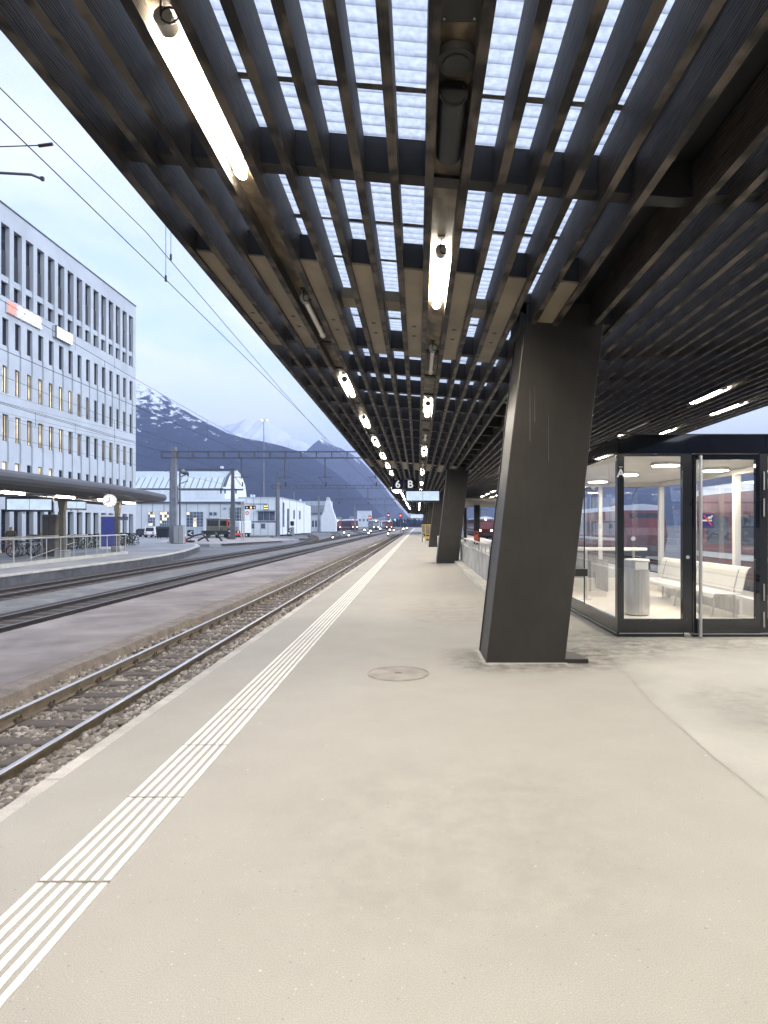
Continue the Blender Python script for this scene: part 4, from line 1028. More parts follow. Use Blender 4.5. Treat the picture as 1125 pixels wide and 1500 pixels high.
MB().bevbox(0, .62, -.03, .03, 0, .17, .01).build('panel', 'sign_line', nb_); MB().bevbox(.0, .62, -.033, .033, .175, .22, .005).build('top_strip', 'sign_blue', nb_)
# stair well railing
rl = thing('stair_railing', 'pale steel railing on a low kerb round the stairs of the opposite platform', 'railing', (0, 0, 0))
pa, pb = Vector((-17.3, 21)), Vector((-18.55, 40.3))
def rp(t, z): p = pa.lerp(pb, t); return (p.x, p.y, z)
MB().hexa([(pa.x - .15, pa.y, ZP + .003), (pa.x + .15, pa.y, ZP + .003), (pb.x + .15, pb.y, ZP + .003), (pb.x - .15, pb.y, ZP + .003), (pa.x - .15, pa.y, ZP + .17), (pa.x + .15, pa.y, ZP + .17), (pb.x + .15, pb.y, ZP + .17), (pb.x - .15, pb.y, ZP + .17)]).build('kerb', 'kerb', rl)
MB().tube([rp(0, .98), rp(1, .98)], .04, 8).build('top_rail', 'rail_grey', rl)
for k in range(15):
    t = k / 14; q = rp(t, 0); MB().cyl((q[0], q[1], ZP + .17), (q[0], q[1], .97), .022, n=8).build('rail_post', 'rail_grey', rl)
MB().tube([(pb.x - 2.4, pb.y - 1.5, .55), (pb.x - 2.4, pb.y - 12, -1.2)], .03, 8).build('stair_rail', 'rail_grey', rl)
MB().tube([(pa.x - 2.4, pa.y, .98), (pb.x - 2.4, pb.y, .98)], .03, 8).build('top_rail', 'rail_grey', rl)
for k in range(8):
    t = k / 7; q = pa.lerp(pb, t); MB().cyl((q.x - 2.4, q.y, ZP), (q.x - 2.4, q.y, .96), .02, n=8).build('rail_post', 'rail_grey', rl)
gl = MB(); gl.quad(rp(0, ZP + .2), rp(1, ZP + .2), rp(1, .85), rp(0, .85)); gl.build('glazing', 'pane_clear', rl)
# litter / info posts near the stairs
ld = thing('lift_door', 'dark lift shaft with a metal door behind the opposite canopy post', 'lift shaft', (-21.45, 37.4, ZP))
MB().bevbox(-.40, .40, -.5, .5, 0, 2.45, .03).build('shaft_wall', 'beige_post', ld); MB().box(-.34, .34, -.515, -.501, .05, 2.3).build('door', 'door_dark', ld); MB().box(-.01, .01, -.52, -.516, .05, 2.3).build('door_gap', 'cable', ld)
pt = thing('poster_stand', 'tall blue poster stand with a pale frame beside the end post of the opposite canopy', 'poster stand', (X(160.5, 45.5), 45.5, ZP), R(8))
MB().box(-.68, .68, -.05, .05, .12, 2.55).build('frame', 'white', pt); MB().box(-.56, .62, -.056, -.051, .3, 2.44).build('poster', 'poster', pt)
for x in (-.5, .5): MB().box(x - .05, x + .05, -.04, .04, 0, .12).build('foot', 'rail_grey', pt)
hd = thing('hedge', 'low clipped dark hedge along the foot of the office block', 'hedge', (0, 0, 0))
m = MB(); rr = random.Random(5)
for k in range(2600):
    x = -24.6 - rr.random() * 1.0; y = 43 + rr.random() * 13.5; z = ZP + .1 + rr.random() * 1.05; a = rr.uniform(.05, .11)
    n1 = Vector((rr.gauss(0, 1), rr.gauss(0, 1), rr.gauss(0, 1))).normalized(); u = n1.orthogonal().normalized() * a; v = n1.cross(u)
    p = Vector((x, y, z)); m.add([p - u, p - v * .6, p + u, p + v * .6], [(0, 1, 2, 3)])
m.build('leaves', 'hedge', hd)
m = MB()
for k in range(27): m.cyl((-25.1, 43.2 + k * .5, ZP), (-25.1 + rr.uniform(-.2, .2), 43.2 + k * .5, ZP + .8), .02, n=5)
m.build('stems', 'bark', hd)

# ------------------------------------------------------------------ bicycles parked behind the railing
def bike(paint):
    t = thing('bicycle', '', 'bicycle')
    for x in (-.52, .52):
        w = MB().torus((x, 0, .34), .31, .026, (0, 1, 0), 22, 6).build('wheel', 'tyre', t)
        s_ = MB()
        for k in range(9):
            a = k * math.pi / 9; s_.cyl((x - .3 * math.cos(a), 0, .34 - .3 * math.sin(a)), (x + .3 * math.cos(a), 0, .34 + .3 * math.sin(a)), .004, n=3)
        s_.torus((x, 0, .34), .285, .01, (0, 1, 0), 20, 4); s_.build('rim', 'steel', w)
    m = MB(); bb, st_, hd_ = (-.1, 0, .32), (-.25, 0, .82), (.36, 0, .80)
    for a, b in ((bb, st_), (st_, hd_), (bb, (.40, 0, .66)), (bb, (-.52, 0, .34)), (st_, (-.52, 0, .34)), ((.34, 0, .88), (.52, 0, .34))): m.cyl(a, b, .02, n=6)
    m.build('frame', paint, t)
    MB().tube([(.26, -.27, .98), (.34, -.1, 1.0), (.34, .1, 1.0), (.26, .27, .98)], .014, 6).cyl((.34, 0, .86), (.34, 0, 1.0), .014, n=6).build('handlebar', 'black', t)
    MB().bevbox(-.38, -.13, -.07, .07, .86, .92, .02).cyl((-.25, 0, .8), (-.255, 0, .87), .014, n=6).build('saddle', 'black', t)
    MB().cyl((-.1, -.04, .32), (-.1, .04, .32), .09, n=14).tube([(-.1, .06, .32), (.02, .06, .2)], .012, 5).build('crank', 'steel', t)
    return t
M['bike_red'] = pm('bike_paint_red', (.35, .03, .04), .4); M['bike_white'] = pm('bike_paint_pale', (.55, .55, .53), .4); M['bike_dark'] = pm('bike_paint_dark', (.03, .04, .05), .4)
bspots = [(32, 37.5, 15, 'bike_dark', 'dark bicycle at the left end of the row leaning behind the railing'), (40, 37.2, 35, 'bike_white', 'pale bicycle second in the row behind the railing'), (47, 38.2, 20, 'bike_dark', 'black bicycle in the middle of the row behind the railing'), (55, 37.0, -25, 'bike_white', 'pale bicycle turned across the row behind the railing'), (61, 38, 30, 'bike_dark', 'dark bicycle next to the cardboard crate'), (68, 37.3, 10, 'bike_white', 'pale bicycle at the end of the row by the lift shaft'), (3, 36, 30, 'bike_red', 'red bicycle standing alone near the white capped person')]
for px, y, rz, pnt, lab in bspots:
    b_ = bike(pnt); b_.location = (X(px, y), y, ZP); b_.rotation_euler = (R(random.uniform(-7, 7)), 0, R(rz)); b_['label'] = lab; b_['group'] = 'bicycles parked on the opposite platform'
for px, py0, py1, lab, mt in ((51, 791, 783, 'wide pale cardboard crate on a bicycle rack behind the railing', 'board'), (66, 789, 779.5, 'small brown crate carried on the last bicycle of the row', 'yellow')):
    y = 38.6; z0, z1 = Z(py0, y), Z(py1, y)
    t = thing('crate', lab, 'crate', (X(px, y), y, z0), .2)
    w_ = .34 if mt == 'board' else .2
    MB().box(-w_, w_, -.2, .2, 0, .02).build('base', mt, t); MB().box(-w_, w_, -.2, -.18, .02, z1 - z0).box(-w_, w_, .18, .2, .02, z1 - z0).box(-w_, -w_ + .02, -.18, .18, .02, z1 - z0).box(w_ - .02, w_, -.18, .18, .02, z1 - z0).build('side', mt, t)
br = thing('bicycle_rack', 'steel bicycle rack carrying crates behind the row of bicycles', 'bicycle rack', (X(55, 38.6), 38.6, ZP))
m = MB(); 
for x in (-.9, 0, .9): m.cyl((x, 0, 0), (x, 0, .72), .03, n=8)
m.build('upright', 'steel_dull', br); MB().box(-1.0, 1.0, -.18, .18, .72, .76).build('shelf', 'steel_dull', br)

# ------------------------------------------------------------------ person in a white cap
def skin(name, pts, edges, rad, mat, parent, sub=2):
    me = bpy.data.meshes.new(name); me.from_pydata(pts, edges, []); me.update(); me.materials.append(M[mat])
    o = bpy.data.objects.new(name, me); COL.objects.link(o); o.parent = parent
    md = o.modifiers.new('skin', 'SKIN'); md.use_smooth_shade = True
    lay = me.skin_vertices[0].data
    for i, r in enumerate(rad):
        r = r if isinstance(r, tuple) else (r, r); lay[i].radius = r
    lay[0].use_root = True
    s_ = o.modifiers.new('sub', 'SUBSURF'); s_.levels = sub; s_.render_levels = sub
    return o
per = thing('person', 'person in a brown jacket, tan trousers and white cap standing beyond the railing', 'person', (X(16, 40), 40.0, ZP), R(25))
P_ = [(0, 0, .93), (0, 0, 1.1), (0, 0, 1.3), (0, .0, 1.45), (0, -.01, 1.53), (0, -.02, 1.64), (0, -.02, 1.73),
      (.10, 0, .86), (.11, 0, .5), (.11, .02, .09), (.11, -.10, .04), (-.10, 0, .86), (-.11, .03, .5), (-.12, .04, .09), (-.12, -.08, .04),
      (.19, 0, 1.42), (.25, .02, 1.15), (.22, -.10, .93), (.20, -.15, .84), (-.19, 0, 1.42), (-.25, .03, 1.15), (-.23, -.08, .93), (-.21, -.13, .84)]
E_ = [(0, 1), (1, 2), (2, 3), (3, 4), (4, 5), (5, 6), (0, 7), (7, 8), (8, 9), (9, 10), (0, 11), (11, 12), (12, 13), (13, 14), (3, 15), (15, 16), (16, 17), (17, 18), (3, 19), (19, 20), (20, 21), (21, 22)]
R_ = [.13, .12, .13, .10, .055, .09, .07, .085, .06, .04, .035, .085, .06, .04, .035, .055, .045, .035, .04, .055, .045, .035, .04]
skin('body', P_, E_, R_, 'skin', per)
skin('jacket', [(0, 0, .84), (0, 0, 1.1), (0, 0, 1.32), (0, 0, 1.46), (.20, 0, 1.42), (.265, .02, 1.15), (.23, -.09, .95), (-.20, 0, 1.42), (-.265, .03, 1.15), (-.24, -.07, .95)], [(0, 1), (1, 2), (2, 3), (2, 4), (4, 5), (5, 6), (2, 7), (7, 8), (8, 9)], [(.19, .16), (.175, .15), (.18, .15), .09, .085, .07, .06, .085, .07, .06], 'jacket', per)
skin('trousers', [(0, 0, .92), (.10, 0, .84), (.115, 0, .5), (.115, .02, .1), (-.10, 0, .84), (-.115, .03, .5), (-.125, .04, .1)], [(0, 1), (1, 2), (2, 3), (0, 4), (4, 5), (5, 6)], [.15, .105, .08, .07, .105, .08, .07], 'trousers', per)
MB().sphere((0, -.02, 1.725), .108, sc_=(1, 1.12, .82)).bevbox(-.07, .07, -.24, -.12, 1.715, 1.73, .005).build('cap', 'cap', per)
for x, y in ((.115, -.03), (-.125, -.01)): MB().bevbox(x - .05, x + .05, y - .14, y + .13, 0, .09, .02).build('shoe', 'black', per)

# ------------------------------------------------------------------ bare tree in front of the office block
def tree_mb(seed, h, spread, depth=5):
    rr = random.Random(seed); tr, cr = MB(), MB()
    def grow(p, d, L_, r, k):
        pts = [p]; q = p.copy(); dd = d.copy()
        for i in range(3):
            dd = (dd + Vector((rr.gauss(0, .12), rr.gauss(0, .12), rr.gauss(.03, .06)))).normalized(); q = q + dd * L_ / 3; pts.append(q.copy())
        (tr if k == 0 else cr).tube(pts, [r, r * .88, r * .76, r * .62], 6 if k < 2 else 4)
        if k >= depth: return
        for j in range(rr.choice((2, 3, 3))):
            nd = (dd + Vector((rr.gauss(0, spread), rr.gauss(0, spread), rr.gauss(.1, .25)))).normalized(); grow(pts[-1 - (j % 2)], nd, L_ * rr.uniform(.62, .82), r * .58, k + 1)
    grow(Vector((0, 0, 0)), Vector((0, 0, 1)), h * .3, h * .018, 0); return tr, cr
bt = thing('bare_tree', 'leafless tree with fine branches in front of the office block', 'tree', (-27.2 + 4.2, 32.3, ZP))
tr, cr = tree_mb(11, 9.3, .5, 6); tr.build('trunk', 'bark', bt); cr.build('crown', 'bark', bt)

# ================================================================== office block
ob_ = thing('office_block', 'pale blue grey office block with rows of deep narrow windows beyond the opposite platform', 'building', (0, 0, 0))
XF, PB, YR = -27.0, 1.302, 59.8
NB_ = 16
bays = [YR - PB * k for k in range(NB_)]          # k=0 is the far end
HW = .43                                            # half opening
TALL, SMALL = (16.54, 21.27), [(13.34, 15.14), (10.23, 12.03), (7.1, 8.85), (4.0, 5.75)]
GND = (ZP, 2.62)
yA, yB = bays[-1] - .66 - 3.5, YR + .98
wm = MB(); D_ = .34
def wb(y0, y1, z0, z1, d=D_): wm.box(XF - d, XF, y0, y1, z0, z1)
wm.box(-46, XF - D_, yA, yB, ZP, 22.35)              # core
wb(yA, bays[-1] - PB / 2, ZP, 22.5); wb(bays[0] + PB / 2, yB, ZP, 22.5)
wb(bays[-1] - PB / 2, bays[0] + PB / 2, TALL[1], 22.5)
wm.box(-46, XF - D_, yA, yB, 22.352, 22.5)
for k, yc in enumerate(bays):
    l, r = yc - PB / 2, yc + PB / 2
    for a, b, (z0, z1) in ((l, yc - HW, TALL), (yc + HW, r, TALL), (l, yc - HW, GND), (yc + HW, r, GND)): wb(a, b, z0, z1)
    wb(l, r, 15.62, 16.50); wm.box(XF - D_, XF - .03, l, r, 16.50, 16.54)
    wb(l, r, 2.62, 4.0)
    HS = .31
    zz = [15.62] + [v for p in SMALL for v in (p[1], p[0])]
    # rows of smaller windows; opening near-side, shallow slot under windows on two storeys
    for (z0, z1) in SMALL: wb(l, yc - HS, z0, z1); wb(yc + HS, r, z0, z1)
    gy0, gy1 = yc + .10, yc + .36
    for (zt_, zb_, groove) in ((15.62, 15.14, 0), (13.34, 12.03, 1), (10.23, 8.85, 0), (7.1, 5.75, 1)):
        if groove: wb(l, gy0, zb_, zt_); wb(gy1, r, zb_, zt_); wm.box(XF - D_, XF - .12, gy0, gy1, zb_, zt_)
        else: wb(l, r, zb_, zt_)
wm.build('wall', 'facade', ob_)
MB().box(-46.1, XF + .06, yA - .05, yB + .06, 22.505, 22.58).build('roof_edge', 'grey_roof', ob_)
MB().box(-42, -33, 44, 54, 22.59, 24.6).build('roof_plant', 'grey_roof', ob_)
m = MB()
for z in (9.55, 16.42):
    for k in (3, 8, 12): m.box(XF + .001, XF + .006, bays[k] + PB / 2 - .02, bays[k] + PB / 2 + .02, z - 1.0, z)
m.box(XF + .001, XF + .006, bays[-1] - PB / 2, bays[0] + PB / 2, 9.53, 9.56)
m.build('panel_joint', 'win_frame', ob_)
lit = {1: {14, 13, 12, 11, 10, 9, 8, 15}, 2: {14, 13, 12, 11, 10, 9, 15}, 3: {14, 13, 11, 10}}
dimset = {1: {7, 6}, 2: {8, 7, 4, 3, 2, 1}, 3: set()}
def window(y0, y1, z0, z1, d, mat, parts=True, tall=False, half=None):
    w = MB(); x = XF - d
    w.box(x - .04, x, y0, y0 + .06, z0, z1).box(x - .04, x, y1 - .06, y1, z0, z1).box(x - .04, x, y0 + .06, y1 - .06, z0, z0 + .06).box(x - .04, x, y0 + .06, y1 - .06, z1 - .06, z1)
    if half: w.box(x - .03, x + .03, y0 + .31, y0 + .37, z0 + .06, z1 - .06)
    w = w.build('window', 'win_frame', ob_)
    MB().quad((x - .02, y0 + .06, z0 + .06), (x - .02, y1 - .06, z0 + .06), (x - .02, y1 - .06, z1 - .06), (x - .02, y0 + .06, z1 - .06)).build('pane', mat, w)
    if tall: MB().box(x + .001, XF - .03, y0 + .02, y1 - .02, 17.95, 19.55).build('balcony_panel', 'balcony', w)
    return w
for k, yc in enumerate(bays):
    w = window(yc - HW, yc + HW, TALL[0], TALL[1], D_ - .045, 'win_dark', tall=False)
    MB().box(XF - D_ + .05, XF - .02 - .12, yc - HW, yc + HW * .5, 18.0, 19.6).build('balcony_panel', 'balcony', w)
    MB().box(XF - D_ + .05, XF - .10, yc - HW, yc + HW, 17.55, 17.95).build('spandrel', 'facade', w)
    for r_, (z0, z1) in enumerate(SMALL):
        mt = 'win_dark'
        if r_ in lit and k in lit[r_]: mt = 'win_lit'
        if r_ in dimset and k in dimset[r_]: mt = 'win_lit_dim'
        window(yc - .31, yc + .31, z0, z1, .16, mt, half=(r_ in (1, 2)))
    if k < 15: window(yc - HW, yc + HW, GND[0] + .02, GND[1], D_ - .045, 'win_dark')
# lit roof-line signs
sg1 = thing('illuminated_sign', 'large glowing red and white lettered sign on the office block', 'sign', (XF + .02, 41.6, 15.85))
text_mesh('red_letters', 'RE', 1.0, 'sign_red', sg1, (.16, .0, .05), (R(90), 0, R(90)), .04, 'LEFT', .02, .74)
text_mesh('white_letters', 'POWER', 1.0, 'sign_white', sg1, (.16, 1.06, .05), (R(90), 0, R(90)), .04, 'LEFT', .02, .74)
MB().box(0, .07, -.05, 3.75, -.32, .42).build('mounting_plate', 'facade', sg1)
sg2 = thing('illuminated_sign', 'smaller glowing white box sign with one dark mark on the office block', 'sign', (XF + .02, 46.9, 15.95))
MB().box(0, .20, 0, 2.35, -.42, .42).build('sign_box', 'facade', sg2); MB().box(.201, .21, .22, 2.3, -.38, .38).build('light_panel', 'sign_white', sg2); MB().box(.201, .212, 0.0, .2, -.42, .42).build('dark_end', 'balcony', sg2)
MB().add([(.214, .45, .34), (.214, .52, .36), (.214, .66, .05), (.214, .6, -.1), (.214, .56, .05)], [(0, 1, 2, 3, 4)]).build('dark_mark', 'balcony', sg2)

# ================================================================== engine shed and the low white building
GZ = -.44
es = thing('engine_shed', 'large pale engine shed with a curved gable end and a band of slanted rooflights', 'building', (0, 0, 0))
YS = 118.0
x0s, x1s = -85.0, X(329, YS)
def zz(py, Y=YS): return Z(py, Y)
ze = zz(737)
MB().box(x0s, X(356, YS), YS, YS + 4.5, GZ, ze).build('annex_wall', 'shed', es)
m = MB(); m.box(x0s, X(357, YS), YS - .25, YS + .001, ze - .05, ze + .25); m.build('gutter', 'shed_line', es)
m = MB(); m.hexa([(x0s, YS, ze + .25), (X(352, YS), YS, ze + .25), (X(352, YS), YS + 4.6, ze + .9), (x0s, YS + 4.6, ze + .9), (x0s, YS, ze + .3), (X(352, YS), YS, ze + .3), (X(352, YS), YS + 4.6, ze + 1.0), (x0s, YS + 4.6, ze + 1.0)]); m.build('annex_roof', 'shed_roof', es)
yh = YS + 4.6                                                     # upper hall
prof = [(yh, ze + .5), (yh, Z(717, yh)), (yh + .2, Z(715, yh)), (yh + 2.6, Z(700, yh + 2.6)), (yh + 5.5, Z(692, yh + 5.5)), (yh + 8.5, Z(690.5, yh + 8.5)), (yh + 11.5, Z(697, yh + 11.5)), (yh + 14.5, Z(712, yh + 14.5)), (yh + 16, Z(735, yh + 16)), (yh + 16, GZ)]
xg = X(327, yh)
MB().box(x0s, xg, yh, yh + 16, GZ, prof[1][1]).build('hall_wall', 'shed', es)
for i in range(1, 9):
    (ya_, za_), (yb_, zb_) = prof[i], prof[i + 1]
    if i == 9: break
    mt = 'shed_line' if i == 1 else ('shed_glaze' if i == 2 else 'shed_roof')
    if i < 9: MB().hexa([(x0s, ya_, za_ - .1), (xg, ya_, za_ - .1), (xg, yb_, zb_ - .1), (x0s, yb_, zb_ - .1), (x0s, ya_, za_), (xg, ya_, za_), (xg, yb_, zb_), (x0s, yb_, zb_)]).build('rooflight' if i == 2 else 'roof', mt, es)
    if i >= 7: break
m = MB(); n_ = len(prof); gp = [(yh, GZ)] + prof[:]
m.extx([(y, z + (.25 if 2 <= i <= 9 else 0)) for i, (y, z) in enumerate(gp)][::-1], xg + .002, xg + .3); m.build('gable_wall', 'shed_white', es)
m = MB()
for i in range(2, 9):
    (ya_, za_), (yb_, zb_) = prof[i], prof[i + 1]
    m.hexa([(xg - .1, ya_, za_ + .25), (xg + .42, ya_, za_ + .25), (xg + .42, yb_, zb_ + .25), (xg - .1, yb_, zb_ + .25), (xg - .1, ya_, za_ + .42), (xg + .42, ya_, za_ + .42), (xg + .42, yb_, zb_ + .42), (xg - .1, yb_, zb_ + .42)])
    if i == 8: break
m.build('verge', 'shed_line', es)
m = MB()
for k in range(44):
    x = xg - 1.2 * k - .5; (ya_, za_), (yb_, zb_) = prof[2], prof[3]
    m.hexa([(x - .04, ya_, za_), (x + .04, ya_, za_), (x + .04, yb_, zb_), (x - .04, yb_, zb_), (x - .04, ya_, za_ + .1), (x + .04, ya_, za_ + .1), (x + .04, yb_, zb_ + .1), (x - .04, yb_, zb_ + .1)])
m.build('glazing_bar', 'shed_line', es)
m = MB()
for k in range(22): m.box(X(356, YS) - 2.1 * k - .03, X(356, YS) - 2.1 * k + .03, YS - .03, YS - .001, GZ, ze - .06)
m.build('cladding_joint', 'shed_line', es)
def gridwin(px0, px1, py0, py1, nx, ny, Y, parent, mats=('shed_line', 'shed_window'), litc=()):
    xa_, xb_, z1, z0 = X(px0, Y), X(px1, Y), Z(py0, Y), Z(py1, Y)
    w = MB(); t = .07
    w.box(xa_, xb_, Y - .06, Y - .005, z0, z0 + t).box(xa_, xb_, Y - .06, Y - .005, z1 - t, z1).box(xa_, xa_ + t, Y - .06, Y - .005, z0, z1).box(xb_ - t, xb_, Y - .06, Y - .005, z0, z1)
    for i in range(1, nx): x = xa_ + (xb_ - xa_) * i / nx; w.box(x - t / 2, x + t / 2, Y - .065, Y - .005, z0, z1)
    for j in range(1, ny): z = z0 + (z1 - z0) * j / ny; w.box(xa_, xb_, Y - .068, Y - .005, z - t / 2, z + t / 2)
    w = w.build('window', 'shed_roof', parent)
    p = MB()
    for i in range(nx):
        for j in range(ny):
            a, b = xa_ + (xb_ - xa_) * i / nx, xa_ + (xb_ - xa_) * (i + 1) / nx; c, d = z0 + (z1 - z0) * j / ny, z0 + (z1 - z0) * (j + 1) / ny
            p.quad((a, Y - .03, c), (b, Y - .03, c), (b, Y - .03, d), (a, Y - .03, d), 1 if (i, j) in litc else 0)
    p.build('pane', ['shed_window', 'win_lit'], w); return w
gridwin(216.5, 227.5, 749.5, 770.5, 3, 5, YS, es, litc={(0, 0), (1, 0), (1, 3), (2, 4), (2, 3), (0, 4)})
gridwin(234, 248, 749.5, 771, 4, 5, YS, es, litc={(0, 4), (1, 3), (1, 4), (2, 2), (0, 1), (2, 4), (3, 3), (1, 2)})
gridwin(273, 298, 749.5, 772, 5, 5, YS, es, litc={(2, 0), (2, 1), (2, 2), (0, 4)})
gridwin(306, 311.5, 750, 755.5, 1, 1, YS, es); gridwin(312.5, 318, 750, 755.5, 1, 1, YS, es); gridwin(327, 331.5, 744, 746.5, 1, 1, YS, es)
gridwin(336, 356, 743, 765, 4, 4, YS, es)
MB().box(X(273, YS), X(298, YS), YS - .07, YS - .002, GZ, Z(772.6, YS)).build('door', 'shed_roof', es)
# low white building: front wing plus a long wing receding along the tracks
wb_ = thing('low_building', 'flat roofed white depot building with a long side wall receding along the tracks', 'building', (0, 0, 0))
YB_ = 132.0; xc_ = X(410, YB_)
zt1 = Z(729.5, YB_)
m = MB().box(X(350, YB_), xc_, YB_, YB_ + 30, GZ, zt1); m.build('front_wall', 'shed', wb_)
m = MB().hexa([(xc_ - 12, YB_ + .05, GZ), (xc_ + .05, YB_ + .05, GZ), (xc_ + .05, 170, GZ), (xc_ - 12, 170, GZ), (xc_ - 12, YB_ + .05, zt1 - .05), (xc_ + .05, YB_ + .05, zt1 - .05), (xc_ + .05, 170, zt1 - .6), (xc_ - 12, 170, zt1 - .6)]); m.build('side_wall', 'shed_white', wb_)
MB().box(X(350, YB_) - .1, xc_ + .1, YB_ - .1, YB_ + 30, zt1 + .001, zt1 + .2).build('parapet', 'shed_roof', wb_)
gridwin(377.5, 403, 749, 763, 3, 1, YB_, wb_); gridwin(366.5, 373, 766.5, 774.5, 1, 1, YB_, wb_); gridwin(382, 389, 766.5, 774.5, 1, 1, YB_, wb_)
MB().box(X(376, YB_), X(404, YB_), YB_ - .9, YB_ - .01, Z(748.6, YB_), Z(746.5, YB_)).build('awning', 'shed_roof', wb_)
m = MB()
for k in range(11): m.box(X(350, YB_) + 1.5 * k, X(350, YB_) + 1.5 * k + .05, YB_ - .02, YB_ - .001, GZ, zt1)
m.build('cladding_joint', 'shed_line', wb_)
for (ya_, yb_, za_, zb_) in ((134.5, 136, 1.2, 6.4), (139, 141, .8, 5.2), (146, 147.6, 3.0, 5.0), (153, 154.8, 3, 5), (139, 140.2, -.4, 1.2)):
    w = MB().box(xc_ + .051, xc_ + .10, ya_, yb_, za_, zb_).build('window', 'shed_line', wb_); MB().box(xc_ + .1005, xc_ + .11, ya_ + .12, yb_ - .12, za_ + .12, zb_ - .12).build('pane', 'shed_window', w)
for px, y in ((368, 140), (372, 141), (440, 165)): MB().cyl((X(px, y), y, zt1 - .3), (X(px, y), y, zt1 + 1.1), .25, n=10).build('roof_vent', 'snow', wb_)
# grey roofed building with a pointed gable
gb = thing('gabled_building', 'long grey roofed building with a pointed white gable behind the white depot', 'building', (0, 0, 0))
Yg = 200
xa_, xb_ = X(452, Yg), X(480, Yg); z1 = Z(753, Yg)
MB().box(xa_ - 10, xb_, Yg, Yg + 12, GZ, z1).build('wall', 'shed', gb)
m = MB(); m.hexa([(xa_ - 10, Yg - .5, z1), (xb_, Yg - .5, z1), (xb_, Yg + 6, Z(741, Yg)), (xa_ - 10, Yg + 6, Z(741, Yg)), (xa_ - 10, Yg - .5, z1 + .3), (xb_, Yg - .5, z1 + .3), (xb_, Yg + 6, Z(741, Yg) + .3), (xa_ - 10, Yg + 6, Z(741, Yg) + .3)]); m.build('roof', 'grey_roof', gb)
MB().box(xa_ - 10, xb_, Yg + 6, Yg + 12, z1, Z(733, Yg)).build('upper_storey', 'shed_roof', gb)
cxg = X(480, Yg - 2)
m = MB(); m.add([(cxg - 2.1, Yg - 2, GZ), (cxg + 2.6, Yg - 2, GZ), (cxg + 2.6, Yg - 2, Z(762, Yg)), (cxg + 1.4, Yg - 2, Z(745, Yg)), (cxg + .35, Yg - 2, Z(729, Yg)), (cxg - .35, Yg - 2, Z(729, Yg)), (cxg - 1.2, Yg - 2, Z(748, Yg)), (cxg - 2.1, Yg - 2, Z(758, Yg)),
                 (cxg - 2.1, Yg, GZ), (cxg + 2.6, Yg, GZ), (cxg + 2.6, Yg, Z(762, Yg)), (cxg + 1.4, Yg, Z(745, Yg)), (cxg + .35, Yg, Z(729, Yg)), (cxg - .35, Yg, Z(729, Yg)), (cxg - 1.2, Yg, Z(748, Yg)), (cxg - 2.1, Yg, Z(758, Yg))],
               [tuple(range(8)), tuple(range(15, 7, -1))] + [(i, 8 + i, 8 + (i + 1) % 8, (i + 1) % 8) for i in range(8)])
m.build('gable', 'shed_white', gb)
MB().cyl((cxg, Yg - 1, Z(729, Yg)), (cxg, Yg - 1, Z(724, Yg)), .12, .03, n=8).build('finial', 'mast', gb)
for k in range(5):
    x = X(454 + k * 4.5, Yg); w = MB().box(x - .3, x + .3, Yg - .06, Yg - .004, 1.0, 3.0).build('window', 'shed_line', gb); MB().box(x - .22, x + .22, Yg - .075, Yg - .061, 1.1, 2.9).build('pane', 'shed_window', w)
# more distant houses at the foot of the mountain
hr = random.Random(21)
spec = [(492, 12, 757, 420), (506, 9, 760, 520), (533, 20, 748, 640), (549, 13, 759, 560), (560, 9, 757, 700), (575, 8, 760, 760), (588, 9, 763, 800), (598, 7, 765, 860), (516, 8, 756, 600), (463, 12, 758, 380), (484, 9, 753, 470)]
desc = ['small pale house with a frosted roof behind the red railcars', 'little pale house beside the frosted one in the distance', 'tall square white block rising above the distant roofs', 'long pale hall with a shallow frosted roof beyond the yard', 'narrow grey house beyond the red signals', 'tiny grey house near the vanishing tracks', 'tiny house close to the end of the platform line', 'last tiny house before the vanishing point', 'mid sized pale house left of the square white block', 'pale house peeping out behind the pointed gable', 'house with a steep frosted roof behind the pointed gable']
for (px, wpx, py, y), lab in zip(spec, desc):
    x, w, z1 = X(px, y), wpx * y / F / 2, Z(py, y)
    t = thing('house', lab, 'house', (x, y, GZ), 0, 'houses at the foot of the mountain'); h_ = z1 - GZ
    flat = wpx == 20; mt = hr.choice(['shed_white', 'facade', 'shed'])
    MB().box(-w, w, 0, 12, 0, h_ * (1 if flat else .7)).build('wall', mt, t)
    if not flat: MB().extx([(-.6, h_ * .68), (12.6, h_ * .68), (6, h_)], -w - .5, w + .5).build('roof', hr.choice(['snow', 'grey_roof']), t)
    else: MB().box(-w - .2, w + .2, -.2, 12.2, h_ + .01, h_ + .5).build('roof', 'grey_roof', t)
    for k in range(3): MB().box(-w * .7 + k * w * .55, -w * .7 + k * w * .55 + w * .25, -.06, -.01, h_ * .35, h_ * .5).build('window', 'shed_window', t)

